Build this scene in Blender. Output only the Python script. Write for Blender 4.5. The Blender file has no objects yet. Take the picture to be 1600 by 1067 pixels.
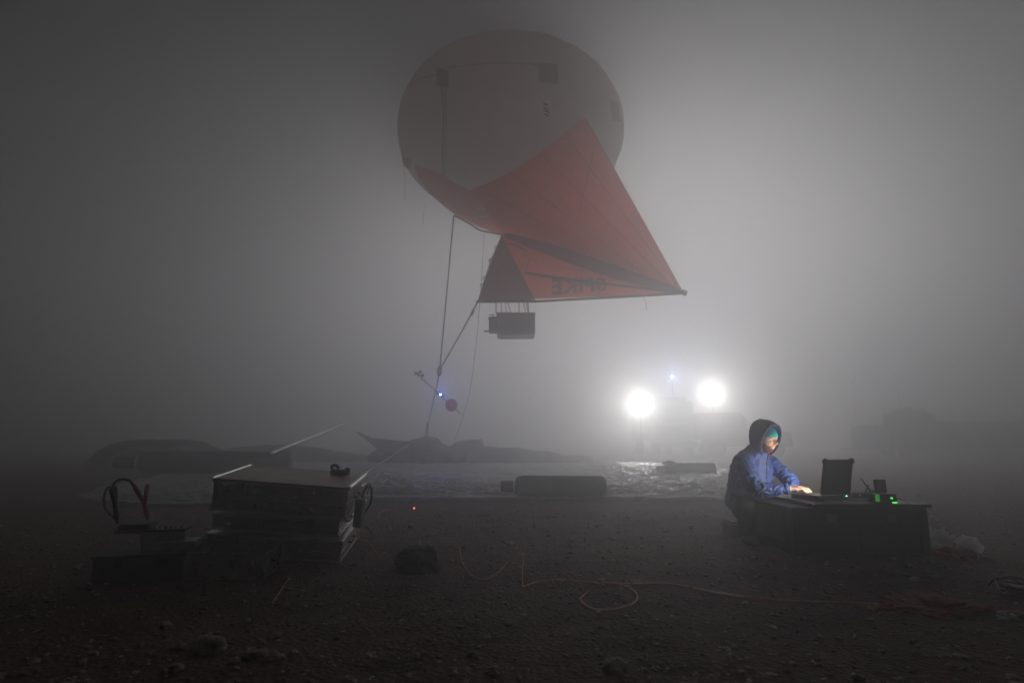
import bpy, bmesh, math, random
from mathutils import Vector, Matrix, noise
R = math.radians
random.seed(7)
sc = bpy.context.scene
COL = sc.collection
# ------------------------------------------------------------------ camera
PITCH = R(10)
CZ = 0.85
cam = bpy.data.objects.new('camera', bpy.data.cameras.new('camera')); COL.objects.link(cam)
cam.data.lens = 20; cam.data.sensor_width = 36
cam.location = (0, 0, CZ); cam.rotation_euler = (R(90) + PITCH, 0, 0)
cam.data.clip_end = 600; cam.data.clip_start = 0.05
sc.camera = cam
# ------------------------------------------------------------------ world, directional lamp added behind the fog for its wide glow, exposure
SUN_AZ, SUN_EL = 13.0, 6.5            # degrees right of straight ahead / above the horizon
w = bpy.data.worlds.new('World'); sc.world = w; w.use_nodes = True
bg = w.node_tree.nodes['Background']
sky = w.node_tree.nodes.new('ShaderNodeTexSky'); sky.sky_type = 'NISHITA'; sky.sun_disc = False
sky.sun_elevation = R(SUN_EL); sky.sun_rotation = R(SUN_AZ)
w.node_tree.links.new(sky.outputs[0], bg.inputs[0]); bg.inputs[1].default_value = 0.0004
sl = bpy.data.lights.new('fog_glow_sun', 'SUN'); sl.energy = 1.75; sl.angle = R(50); sl.color = (1.0, 0.99, 0.985)
so = bpy.data.objects.new('fog_glow_sun', sl); COL.objects.link(so)
sd = Vector((math.sin(R(SUN_AZ)) * math.cos(R(SUN_EL)), math.cos(R(SUN_AZ)) * math.cos(R(SUN_EL)), math.sin(R(SUN_EL))))
so.rotation_euler = (-sd).to_track_quat('-Z', 'Y').to_euler(); so.location = (10, 30, 12)
LAMP_W = 1080.0
FOG_D, FOG_G = 0.067, 0.785
sc.view_settings.view_transform = 'Standard'; sc.view_settings.look = 'None'
sc.view_settings.exposure = 0; sc.view_settings.gamma = 1
sc.cycles.volume_bounces = 3
sc.cycles.max_bounces = 8
sc.cycles.use_denoising = True
sc.cycles.sample_clamp_indirect = 4

# ------------------------------------------------------------------ helpers
F = Vector((0, math.cos(PITCH), math.sin(PITCH))); U = Vector((0, -F.z, F.y)); CP = Vector((0, 0, CZ))
def ray(px, py): return F + Vector(((px - 800) / 889, 0, 0)) + U * ((533 - py) / 889)
def at(px, py, Y):
    d = ray(px, py); return CP + d * (Y / d.y)
def gp(px, py, z=0.0):
    d = ray(px, py); return CP + d * ((z - CZ) / d.z)
def V(*a): return Vector(a)

def mat(name, col, rough=0.7, metal=0.0, col2=None, scale=8.0, bump=0.0, bscale=40.0, spec=0.5, transl=0.0, emis=None, estr=0.0, stretch=None, detail=6, coat=0.0, sheen=0.0):
    m = bpy.data.materials.new(name); m.use_nodes = True
    nt = m.node_tree; b = nt.nodes['Principled BSDF']; out = nt.nodes['Material Output']
    b.inputs['Roughness'].default_value = rough; b.inputs['Metallic'].default_value = metal
    b.inputs['Specular IOR Level'].default_value = spec
    b.inputs['Base Color'].default_value = (*col, 1)
    if sheen: b.inputs['Sheen Weight'].default_value = sheen
    if coat: b.inputs['Coat Weight'].default_value = coat
    tc = nt.nodes.new('ShaderNodeTexCoord'); mp = nt.nodes.new('ShaderNodeMapping')
    nt.links.new(tc.outputs['Object'], mp.inputs[0])
    if stretch: mp.inputs['Scale'].default_value = stretch
    if col2:
        n = nt.nodes.new('ShaderNodeTexNoise'); n.inputs['Scale'].default_value = scale; n.inputs['Detail'].default_value = detail
        r = nt.nodes.new('ShaderNodeValToRGB'); r.color_ramp.elements[0].position = .35; r.color_ramp.elements[1].position = .68
        r.color_ramp.elements[0].color = (*col, 1); r.color_ramp.elements[1].color = (*col2, 1)
        nt.links.new(mp.outputs[0], n.inputs['Vector']); nt.links.new(n.outputs['Fac'], r.inputs[0])
        nt.links.new(r.outputs[0], b.inputs['Base Color'])
        mr = nt.nodes.new('ShaderNodeMapRange'); mr.inputs['To Min'].default_value = max(0, rough - .08); mr.inputs['To Max'].default_value = min(1, rough + .1)
        nt.links.new(n.outputs['Fac'], mr.inputs[0]); nt.links.new(mr.outputs[0], b.inputs['Roughness'])
    if bump:
        n2 = nt.nodes.new('ShaderNodeTexNoise'); n2.inputs['Scale'].default_value = bscale; n2.inputs['Detail'].default_value = 8
        bp = nt.nodes.new('ShaderNodeBump'); bp.inputs['Strength'].default_value = bump; bp.inputs['Distance'].default_value = .02
        nt.links.new(mp.outputs[0], n2.inputs['Vector']); nt.links.new(n2.outputs['Fac'], bp.inputs['Height'])
        nt.links.new(bp.outputs[0], b.inputs['Normal'])
    if emis:
        b.inputs['Emission Color'].default_value = (*emis, 1); b.inputs['Emission Strength'].default_value = estr
    if transl:
        t = nt.nodes.new('ShaderNodeBsdfTranslucent'); mx = nt.nodes.new('ShaderNodeMixShader'); mx.inputs[0].default_value = transl
        t.inputs[0].default_value = (*col, 1)
        nt.links.new(b.outputs[0], mx.inputs[1]); nt.links.new(t.outputs[0], mx.inputs[2]); nt.links.new(mx.outputs[0], out.inputs['Surface'])
    return m

def origin_of(p):
    v = Vector((0, 0, 0))
    while p is not None:
        v += p.location; p = p.parent
    return v
def obj(name, bm, m, parent=None, smooth=False, org=None):
    """bm is in world space; linked as one mesh object, its origin at the base of its bounds when top level"""
    if isinstance(bm, bpy.types.Mesh): me = bm
    else:
        bmesh.ops.recalc_face_normals(bm, faces=bm.faces) if smooth != 'raw' else None
        me = bpy.data.meshes.new(name); bm.to_mesh(me); bm.free()
    if smooth:
        for p in me.polygons: p.use_smooth = True
    o = bpy.data.objects.new(name, me); COL.objects.link(o)
    if m is not None: me.materials.append(m)
    if parent is not None:
        off = origin_of(parent); o.parent = parent
    else:
        if org is None:
            xs = [v.co for v in me.vertices]
            org = Vector((sum(v.x for v in xs) / len(xs), sum(v.y for v in xs) / len(xs), min(v.z for v in xs)))
        off = Vector(org); o.location = off
    me.transform(Matrix.Translation(-off))
    return o
def tag(o, label=None, cat=None, group=None, kind=None):
    if label: o['label'] = label
    if cat: o['category'] = cat
    if group: o['group'] = group
    if kind: o['kind'] = kind
    return o
def thing(name, label, cat, loc, group=None):
    o = bpy.data.objects.new(name, None); COL.objects.link(o); o.location = loc; o.empty_display_size = .2
    return tag(o, label, cat, group)

def box(bm, lo, hi, M=None, bev=0.0):
    """axis box between lo and hi, in frame M"""
    lo = Vector(lo); hi = Vector(hi); c = (lo + hi) / 2; s = hi - lo
    r = bmesh.ops.create_cube(bm, size=1.0, matrix=(M or Matrix()) @ Matrix.Translation(c) @ Matrix.Diagonal((s.x, s.y, s.z, 1)))
    if bev:
        es = list({e for v in r['verts'] for e in v.link_edges})
        bmesh.ops.bevel(bm, geom=es, offset=bev, segments=2, affect='EDGES', profile=.6)
    return bm
def NB(): return bmesh.new()
def frame(o, x, y, z):
    return Matrix(((x[0], y[0], z[0], o[0]), (x[1], y[1], z[1], o[1]), (x[2], y[2], z[2], o[2]), (0, 0, 0, 1)))
def rings(bm, rs, closed=True, cap=True):
    """loft: rs is a list of rings, each a list of points"""
    vv = [[bm.verts.new(p) for p in r] for r in rs]
    n = len(rs[0])
    for a, b in zip(vv, vv[1:]):
        for i in range(n if closed else n - 1):
            j = (i + 1) % n
            bm.faces.new((a[i], a[j], b[j], b[i]))
    if cap and closed:
        bm.faces.new(vv[0][::-1]); bm.faces.new(vv[-1])
    return vv
def tube(bm, pts, r, n=8, cap=True):
    pts = [Vector(p) for p in pts]
    rr = r if isinstance(r, (list, tuple)) else [r] * len(pts)
    rs = []; up = Vector((0, 0, 1)); prev = None
    for i, p in enumerate(pts):
        d = (pts[min(i + 1, len(pts) - 1)] - pts[max(i - 1, 0)]).normalized()
        if prev is None:
            a = d.cross(up);
            if a.length < .1: a = d.cross(Vector((1, 0, 0)))
        else: a = prev - d * prev.dot(d)
        a.normalize(); b = d.cross(a); prev = a
        rs.append([p + (a * math.cos(2 * math.pi * k / n) + b * math.sin(2 * math.pi * k / n)) * rr[i] for k in range(n)])
    rings(bm, rs, cap=cap); return bm
def lathe(bm, base, axis, prof, n=24):
    """prof: (distance along axis, radius)"""
    axis = Vector(axis).normalized(); base = Vector(base)
    tube(bm, [base + axis * t for t, r in prof], [max(r, 1e-4) for t, r in prof], n); return bm
def spline(pts, k=8):
    P = [Vector(p) for p in pts]; out = []
    for i in range(len(P) - 1):
        p0 = P[max(i - 1, 0)]; p1 = P[i]; p2 = P[i + 1]; p3 = P[min(i + 2, len(P) - 1)]
        for j in range(k):
            t = j / k
            out.append(.5 * ((2 * p1) + (p2 - p0) * t + (2 * p0 - 5 * p1 + 4 * p2 - p3) * t * t + (3 * p1 - p0 - 3 * p2 + p3) * t ** 3))
    out.append(P[-1]); return out
def nz(x, y, z=0.0, s=1.0): return noise.noise(Vector((x * s, y * s, z * s)))

# ------------------------------------------------------------------ materials
M_case = mat('brushed_aluminium', (.62, .61, .60), .28, .92, (.52, .51, .50), 14, .10, 60)
M_rim = mat('polished_aluminium', (.80, .80, .79), .36, .75, bump=.05)
M_dark = mat('black_plastic', (.018, .018, .018), .5, 0, (.03, .03, .03), 20, .1, 90)
M_rubber = mat('black_rubber', (.012, .012, .012), .65, bump=.1)
M_steel = mat('painted_steel_cylinder', (.09, .09, .09), .5, .3, (.05, .05, .05), 6, .1, 50)
M_grey = mat('grey_paint', (.22, .23, .22), .5, .1, (.15, .15, .15), 3)
M_white = mat('white_plastic', (.7, .7, .68), .5, 0, (.5, .5, .48), 9, .1, 30)
M_rope = mat('grey_rope', (.16, .16, .15), .8, bump=.3, bscale=200)
M_redhose = mat('orange_red_hose', (.95, .50, .36), .22, 0, (.8, .38, .26), 30)
M_red = mat('red_plastic', (.45, .03, .02), .4, 0, (.3, .02, .02), 20)
M_blue = mat('blue_plastic', (.03, .08, .2), .45)
M_tyre = mat('tyre_rubber', (.02, .02, .02), .8, bump=.3)
M_glass = mat('dark_glass', (.02, .025, .03), .08)
M_env = mat('white_balloon_fabric', (.93, .86, .81), .6, 0, (.84, .76, .71), 1.0, .3, 4, transl=.82)
M_seam = mat('seam_tape', (.6, .54, .5), .7, transl=.7)
M_patch = mat('tan_patch', (.6, .5, .38), .8, bump=.3, transl=.6)
M_sail = mat('red_sail_cloth', (.90, .155, .08), .7, 0, (.78, .115, .055), 2.2, .6, 5, transl=.75)
M_sail2 = mat('doubled_red_cloth', (.30, .06, .045), .75, 0, (.22, .045, .035), 3, .4, 8, transl=.35)
M_stitch = mat('stitched_red_seam', (.42, .07, .045), .75, transl=.5)
M_hem = mat('dark_webbing', (.045, .03, .03), .85, bump=.3)
M_payload = mat('payload_foam_board', (.13, .13, .13), .7, 0, (.09, .09, .09), 5, .1)
M_heap = mat('grey_cover_fabric', (.10, .10, .105), .6, 0, (.06, .06, .065), 2, .25, 9, spec=.3)
M_bag = mat('black_bag_fabric', (.012, .014, .018), .7, bump=.4, bscale=25)
M_poly = mat('thin_white_plastic_bag', (.85, .85, .84), .3, 0, (.7, .7, .7), 10, .5, 25, transl=.75)
M_net = mat('red_net_bag', (.60, .07, .05), .6, 0, (.5, .3, .25), 14, .5, 60, transl=.5)
M_desk = mat('black_flight_case_board', (.020, .018, .017), .6, 0, (.03, .027, .024), 6, .12, 40)
M_desktop = mat('dark_brown_table_board', (.05, .04, .035), .38, 0, (.035, .03, .028), 5, .08, 60)
M_panel = mat('brown_panel_board', (.11, .10, .085), .6, 0, (.085, .075, .065), 4, .1, 30)
M_green = mat('green_lit_plastic', (.03, .25, .03), .3, emis=(.08, .9, .06), estr=.22)

# ------------------------------------------------------------------ case stack frame (slightly tilted on the rough ground)
SV = Vector((-0.08704544, 0.99271931, 0.08325539)); SU = Vector((0.99262927, 0.09350351, -0.07709881)); SW = Vector((0.08432215, -0.07593064, 0.9935413))
SR = Vector((-1.17038196, 4.2, 0.52797084)); SWID, SDEP, SHEI = .94, .72, .53
SO = SR - SW * SHEI - SU * SWID        # near left bottom corner
MS = frame(SO, SU, SV, SW)
MSI = MS.inverted()

def ground_z(x, y):
    z = .018 * nz(x, y, 0, 1.3) + .010 * nz(x, y, 5, 4.0)
    far = max(0, (math.hypot(x, y) - 30)) ; z += .25 * min(1, far / 25) * (nz(x, y, 9, .05) )
    q = x * .88 + y * .20 + .12 * nz(x, y, 2, .5)
    if y < 7: z -= .016 * (math.exp(-((q - 1.0) / .11) ** 2) + math.exp(-((q - .05) / .11) ** 2)) * (1 + .4 * math.sin(y * 30))
    p = MSI @ Vector((x, y, 0))
    dx = max(0, -p.x, p.x - SWID); dy = max(0, -p.y, p.y - SDEP)
    k = max(0, 1 - math.hypot(dx, dy) / .5); k = k * k * (3 - 2 * k)
    if k > 0:
        # height of the tilted bottom plane here
        zb = SO.z - (SW.x * (x - SO.x) + SW.y * (y - SO.y)) / SW.z
        z = z * (1 - k) + (zb - .008) * k
    return z

# ------------------------------------------------------------------ ground
def axis_vals(a, b, step, grow, lim0, lim1):
    vals = []; x = a
    while x < b: vals.append(x); x += step
    s = step; 
    while x < lim1: vals.append(x); s *= grow; x += s
    vals.append(lim1)
    s = step; x = a - s; lo = []
    while x > lim0: lo.append(x); s *= grow; x -= s
    lo.append(lim0)
    return lo[::-1] + vals
xs = axis_vals(-5, 5, .045, 1.09, -58, 58); ys = axis_vals(1.2, 9, .045, 1.07, -8, 86)
bm = NB(); grid = []
for y in ys:
    row = []
    for x in xs:
        z = ground_z(x, y)
        if abs(x) < 8 and y < 12:
            z += .008 * noise.fractal(Vector((x * 9, y * 9, 0)), 1.0, 2.0, 3)
        row.append(bm.verts.new((x, y, z)))
    grid.append(row)
for a, b in zip(grid, grid[1:]):
    for i in range(len(xs) - 1): bm.faces.new((a[i], a[i + 1], b[i + 1], b[i]))
def ground_mat():
    m = mat('dark_gravelly_soil', (.075, .043, .026), .9, 0, (.15, .10, .066), 3, spec=.3)
    nt = m.node_tree; b = nt.nodes['Principled BSDF']; tc = nt.nodes.new('ShaderNodeTexCoord')
    vo = nt.nodes.new('ShaderNodeTexVoronoi'); vo.inputs['Scale'].default_value = 38
    n = nt.nodes.new('ShaderNodeTexNoise'); n.inputs['Scale'].default_value = 14; n.inputs['Detail'].default_value = 12
    mx = nt.nodes.new('ShaderNodeMath'); mx.operation = 'ADD'
    bp = nt.nodes.new('ShaderNodeBump'); bp.inputs['Strength'].default_value = .6; bp.inputs['Distance'].default_value = .02
    for k in (vo, n): nt.links.new(tc.outputs['Object'], k.inputs['Vector'])
    nt.links.new(vo.outputs['Distance'], mx.inputs[0]); nt.links.new(n.outputs['Fac'], mx.inputs[1]); nt.links.new(mx.outputs[0], bp.inputs['Height']); nt.links.new(bp.outputs[0], b.inputs['Normal'])
    return m
M_ground = ground_mat()
tag(obj('ground', bm, M_ground, smooth=True, org=(0, 0, 0)), kind='structure')

# gravel: thousands of small stones, one object
def stone_verts(c, r, seed, flat=.6):
    rnd = random.Random(seed)
    rot = Matrix.Rotation(rnd.uniform(0, 6.3), 3, 'Z') @ Matrix.Rotation(rnd.uniform(-.4, .4), 3, 'X')
    sx, sy, sz = r * rnd.uniform(.8, 1.4), r * rnd.uniform(.6, 1.0), r * flat * rnd.uniform(.6, 1.1)
    return rot, sx, sy, sz, rnd
ico = NB(); bmesh.ops.create_icosphere(ico, subdivisions=1, radius=1)
ICO_V = [v.co.copy() for v in ico.verts]; ICO_F = [[v.index for v in f.verts] for f in ico.faces]; ico.free()
vs, fs = [], []
for i in range(13000):
    u = random.random(); 
    dist = 1.4 + 9.5 * u ** 1.3
    x = random.uniform(-1.15, 1.15) * dist; y = dist
    if 7.3 + .1 * x < y < 25 and -7 < x < 5: continue
    p = MSI @ Vector((x, y, .1))
    if -.03 < p.x < SWID + .03 and -.03 < p.y < SDEP + .03: continue
    r = random.choice((.006, .008, .01, .012, .016)) * random.uniform(.7, 1.3)
    if random.random() < .04: r *= random.uniform(1.8, 2.8)
    rot, sx, sy, sz, rnd = stone_verts(None, r, i)
    z = ground_z(x, y) + sz * .35
    b0 = len(vs)
    for v in ICO_V:
        k = rnd.uniform(.8, 1.15); q = rot @ Vector((v.x * sx * k, v.y * sy * k, v.z * sz * k)); vs.append((x + q.x, y + q.y, z + q.z))
    fs += [[b0 + a for a in f] for f in ICO_F]
me = bpy.data.meshes.new('gravel'); me.from_pydata(vs, [], fs)
M_stone = mat('mixed_gravel_stone', (.07, .05, .038), .6, 0, (.55, .47, .38), 23, .3, 60, spec=.5, detail=1)
tag(obj('gravel', me, M_stone, org=(0, 0, 0)), 'scattered gravel and small stones over the dark soil', 'gravel', kind='stuff')

def big_stone(px, py, rx, ry, rz, seed, label):
    c = gp(px, py); bm = NB(); bmesh.ops.create_icosphere(bm, subdivisions=4, radius=1)
    for v in bm.verts:
        d = v.co.copy(); k = 1 + .22 * nz(d.x + seed, d.y, d.z, 1.3) + .06 * nz(d.x, d.y + seed, d.z, 5)
        v.co = Vector((c.x + d.x * rx * k, c.y + d.y * ry * k, ground_z(c.x, c.y) + rz * .45 + d.z * rz * k))
    tag(obj('stone', bm, M_stone, smooth=True), label, 'stone')
big_stone(322, 1022, .075, .05, .045, 1, 'large rounded pale stone at the bottom left of the foreground')
big_stone(405, 1030, .10, .03, .02, 5, 'long flat stone lying just right of the large rounded pale stone')
big_stone(738, 1026, .022, .018, .018, 8, 'small pale stone near the bottom edge below the hose arches')
big_stone(275, 1052, .03, .025, .018, 11, 'small stone at the very bottom left below the large rounded stone')

# ------------------------------------------------------------------ balloon ground sheet
def sheet():
    near = [gp(60, 800), gp(230, 793), gp(400, 789), gp(560, 784), gp(800, 782), gp(960, 782), gp(1150, 783), gp(1230, 790)]
    near[0] = V(-6.6, 8.9, 0); near[1] = V(-5.0, 7.9, 0)
    near = spline(near, 10)
    NX, NY = 460, 230; bm = NB(); g = []
    for j in range(NY + 1):
        v = (j / NY) ** 1.6; row = []
        for i in range(NX + 1):
            u = i / NX; s = u * (len(near) - 1); k = min(int(s), len(near) - 2); n = near[k].lerp(near[k + 1], s - k)
            n = n + V(0, .10 * nz(u * 20, 3) + .03 * nz(u * 90, 7), 0)
            farp = V(-11 + 18.5 * u, 22.0 + .6 * nz(u * 9, 1), 0)
            right = max(0, u - .75) * 4
            p = n.lerp(farp, v)
            # rounded right hand side
            p.x -= right * right * (v - .0) * (1 - v) * 2.0 * .0
            x, y = p.x, p.y
            wr = (1 - abs(nz(x * 1.1 + .5 * nz(x, y, 2, .7), y * 3.6, 1, 1.0))) ** 5 * .040
            wr += (1 - abs(nz(x * 2.6 + 3, y * 8.0, 4, 1.0))) ** 6 * .034
            wr += (1 - abs(nz(x * 5 + 1.5 * y, y * 7 - 1.8 * x, 8, 1.0))) ** 5 * .020
            wr += .013 * (1 - abs(nz(x * 9, y * 24, 14, 1.0))) ** 4 + .006 * (1 - abs(nz(x * 20 + 6 * y, y * 30, 19, 1.0))) ** 3
            wr += .05 * max(0, nz(x, y, 11, .45))
            edge = min(1, v * 30)
            z = max(0, ground_z(x, y)) + .035 + wr * (.25 + .75 * edge)
            if j == 0: z = ground_z(x, y) - .01
            row.append(bm.verts.new((x, y, z)))
        g.append(row)
    for a, b in zip(g, g[1:]):
        for i in range(NX): bm.faces.new((a[i], a[i + 1], b[i + 1], b[i]))
    m = mat('wrinkled_grey_groundsheet', (.56, .57, .58), .33, 0, (.34, .35, .36), 2.2, 1.0, 11, stretch=(.8, 3.2, 1), spec=.8)
    tag(obj('groundsheet', bm, m, smooth=True, org=(0, 8, 0)), 'wide wrinkled grey plastic groundsheet spread on the soil under the balloon', 'groundsheet')
sheet()

# ------------------------------------------------------------------ balloon
BC = at(798, 213, 16); BA, BCZ = 3.40, 2.27
def bulge(p):
    q = p - BC; th = math.atan2(math.hypot(q.x / BA, q.y / BA), q.z / BCZ)
    return 1 + .035 * math.sin(2 * th) ** 2
def hit0(d, grow):
    o = CP - BC; ax = Vector((1 / (BA * grow), 1 / (BA * grow), 1 / (BCZ * grow)))
    o2 = Vector((o.x * ax.x, o.y * ax.y, o.z * ax.z)); d2 = Vector((d.x * ax.x, d.y * ax.y, d.z * ax.z))
    A = d2.dot(d2); B = 2 * o2.dot(d2); C = o2.dot(o2) - 1; D = B * B - 4 * A * C
    if D < 0: return CP + d * (-B / (2 * A))
    return CP + d * ((-B - math.sqrt(D)) / (2 * A))
def hit(px, py, grow=1.0):
    """nearest point of the balloon's skin seen along a direction"""
    d = ray(px, py); p = hit0(d, grow)
    for _ in range(3): p = hit0(d, grow * bulge(p))
    return p
def inside(p, grow=1.0):
    q = p - BC; return (q.x / BA) ** 2 + (q.y / BA) ** 2 + (q.z / BCZ) ** 2 < (grow * bulge(p)) ** 2
balloon = thing('kite_balloon', 'huge white oblate tethered balloon with red sail and keel hovering in the fog', 'balloon', (BC.x, BC.y, BC.z - BCZ))
bm = NB(); NG = 12
rs = []
for j in range(1, 48):
    th = math.pi * j / 48; row = []
    for i in range(144):
        ph = 2 * math.pi * i / 144
        g = 1 - .012 * (abs(math.sin(ph * NG / 2)) < .07) * math.sin(th) - .010 * abs(math.cos(ph * NG / 2)) ** 10 * math.sin(th)
        st = math.sin(th); ct = math.cos(th)
        # slightly squarer than an ellipse, as a taut oblate envelope is
        e = 1 + .035 * math.sin(2 * th) ** 2
        row.append(BC + Vector((BA * st * math.cos(ph) * g * e, BA * st * math.sin(ph) * g * e, BCZ * ct * e + .03 * nz(ph * 3, th * 4) + .012 * nz(ph * 14, th * 5))))
    rs.append(row)
top = [BC + V(0, 0, BCZ)] ; 
vv = rings(bm, rs, cap=False)
a = bm.verts.new(BC + V(0, 0, BCZ)); b = bm.verts.new(BC - V(0, 0, BCZ))
for i in range(144):
    bm.faces.new((a, vv[0][(i + 1) % 144], vv[0][i])); bm.faces.new((b, vv[-1][i], vv[-1][(i + 1) % 144]))
obj('envelope', bm, M_env, balloon, smooth=True)
def skin_strip(pxs, width, lift=1.006, n=6):
    """a tape on the skin following image points"""
    P = [hit(p[0], p[1], lift) for p in pxs]; P = spline(P, n); bm = NB(); prev = None
    for i, p in enumerate(P):
        d = (P[min(i + 1, len(P) - 1)] - P[max(0, i - 1)]).normalized()
        q = p - BC; nrm = Vector((q.x / BA ** 2, q.y / BA ** 2, q.z / BCZ ** 2)).normalized()
        s = d.cross(nrm).normalized() * width / 2
        cur = [bm.verts.new(p + s), bm.verts.new(p + nrm * .012), bm.verts.new(p - s)]
        if prev:
            bm.faces.new((prev[0], prev[1], cur[1], cur[0])); bm.faces.new((prev[1], prev[2], cur[2], cur[1]))
        prev = cur
    return bm
obj('seam_rope', skin_strip([(689, 134), (693, 170), (692, 220), (692, 258), (694, 284)], .05), M_seam, balloon)
obj('seam_rope', skin_strip([(695, 134), (697, 180), (696, 230), (695, 276)], .03), M_seam, balloon)
obj('seam_rope', skin_strip([(636, 136), (655, 124), (672, 119), (686, 116)], .05), M_seam, balloon)
obj('seam_rope', skin_strip([(700, 106), (760, 99), (820, 99), (848, 103)], .035), M_seam, balloon)
def skin_patch(x0, y0, x1, y1, name, m, lift=1.008, n=8, skew=0):
    bm = NB(); g = []
    for j in range(n + 1):
        row = []
        for i in range(n + 1):
            u, v = i / n, j / n
            row.append(bm.verts.new(hit(x0 + (x1 - x0) * u + skew * v, y0 + (y1 - y0) * v + 3 * (u - .5), lift)))
        g.append(row)
    for a, b in zip(g, g[1:]):
        for i in range(n): bm.faces.new((a[i], a[i + 1], b[i + 1], b[i]))
    r = bmesh.ops.solidify(bm, geom=bm.faces[:], thickness=.012)
    return obj(name, bm, m, balloon)
skin_patch(681, 108, 700, 136, 'patch', M_patch, skew=2)
skin_patch(841, 99, 871, 130, 'patch', M_patch, skew=2)
skin_patch(953, 158, 967, 190, 'patch', M_seam, skew=4)
skin_patch(628, 246, 642, 262, 'patch', M_patch)
for py_ in (162, 168, 173, 178): skin_patch(849 + (py_ % 3), py_, 856 + (py_ % 3), py_ + 2.5, 'small_mark', M_hem, n=2)

T = at(1068, 458, 15.2); K = at(748, 470, 15.2); K0 = at(785, 368, 15.2)
def cloth_grid(name, rows, m, thick=.012):
    bm = NB(); g = [[bm.verts.new(p) for p in r] for r in rows]
    for a, b in zip(g, g[1:]):
        for i in range(len(a) - 1): bm.faces.new((a[i], a[i + 1], b[i + 1], b[i]))
    bmesh.ops.remove_doubles(bm, verts=bm.verts[:], dist=.0005)
    bm.verts.ensure_lookup_table()
    return obj(name, bm, m, balloon, smooth='raw')
# upper sail: fan of lines from the tail tip to the hem that runs over the near side of the skin
hem = [(785, 369), (776, 350), (758, 325), (735, 296), (762, 286), (795, 270), (830, 248), (858, 229), (885, 206), (903, 190), (915, 183)]
hemi = []
for a, b in zip(hem, hem[1:]):
    for k in range(4): hemi.append((a[0] + (b[0] - a[0]) * k / 4, a[1] + (b[1] - a[1]) * k / 4))
hemi.append(hem[-1])
rows = []
for hi_, (hx, hy) in enumerate(hemi):
    s = hi_ / (len(hemi) - 1); A = hit(hx, hy, 1.012)
    if hi_ == 0: A = K0 + V(0, -.03, 0)
    row = []
    for k in range(41):
        t = k / 40; p = A.lerp(T + V(0, -.02, 0), t)
        # billow away from the chord
        b = math.sin(math.pi * t) * math.sin(math.pi * min(1, s)) * .22
        p = p + V(-.1, -1, -.2) * b
        p = p + V(0, -1, 0) * (.05 * nz(s * 9, t * 2.2, 3) + .03 * nz(s * 26, t * 3, 5)) * math.sin(math.pi * t)
        q = p - CP; dpt = q.dot(F); px, py = 800 + 889 * q.x / dpt, 533 - 889 * q.dot(U) / dpt
        h = hit(px, py, 1.012)
        if inside(h, 1.03) and h.y < p.y: p = h if inside(p, 1.012) or (p - CP).length > (h - CP).length else p
        row.append(p)
    rows.append(row)
sail_o = cloth_grid('upper_sail', rows, M_sail)
# the same sail's part that wraps under the skin to the left
rows = []
top_l = [(648, 257), (665, 262), (682, 268), (700, 278), (718, 289), (735, 297), (776, 318), (800, 345)]
bot_l = [(648, 262), (655, 280), (672, 302), (692, 321), (712, 336), (735, 348), (757, 358), (787, 369)]
for (ax, ay), (bx, by) in zip(top_l, bot_l):
    rows.append([hit(ax + (bx - ax) * k / 10, ay + (by - ay) * k / 10, 1.011) for k in range(11)])
cloth_grid('belly_panel', rows, M_sail)
# keel: triangular cloth hanging in a vertical plane under the balloon
def tri(A, B, C, n=30, bil=.1, sd=0):
    rows = []
    for j in range(n + 1):
        t = j / n; P = A.lerp(B, t); Q = A.lerp(C, t); row = []
        for k in range(n + 1):
            s = k / n; p = P.lerp(Q, s)
            e = t * (1 - t) * 4 * s * (1 - s) * 4
            row.append(p + V(0, -1, 0) * (bil * e + .06 * e * nz(t * 7 + sd, s * 14) + .03 * nz(s * 30, t * 3 + sd) * min(1, 4 * e)))
        rows.append(row)
    return rows
keel_o = cloth_grid('keel_sail', tri(K0 + V(0, .04, .02), K, T, bil=.12), M_sail)
N1 = at(836, 470, 15.2)
cloth_grid('keel_nose_panel', tri(K0 + V(-.03, -.02, .02), K + V(-.01, -.02, 0), N1 + V(0, -.12, 0), bil=.16), M_sail2)
def strip(name, pts, wid, m, lift, nrm=V(0, -1, 0)):
    P = spline(pts, 8); bm = NB(); prev = None; n = len(P)
    for i, p in enumerate(P):
        d = (P[min(i + 1, n - 1)] - P[max(0, i - 1)]).normalized(); s = d.cross(nrm).normalized()
        ww = wid(i / (n - 1)) if callable(wid) else wid
        q = p + nrm * lift
        cur = [bm.verts.new(q + s * ww / 2), bm.verts.new(q - s * ww / 2)]
        if prev: bm.faces.new((prev[0], prev[1], cur[1], cur[0]))
        prev = cur
    bmesh.ops.solidify(bm, geom=bm.faces[:], thickness=.01)
    return obj(name, bm, m, balloon)
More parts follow.
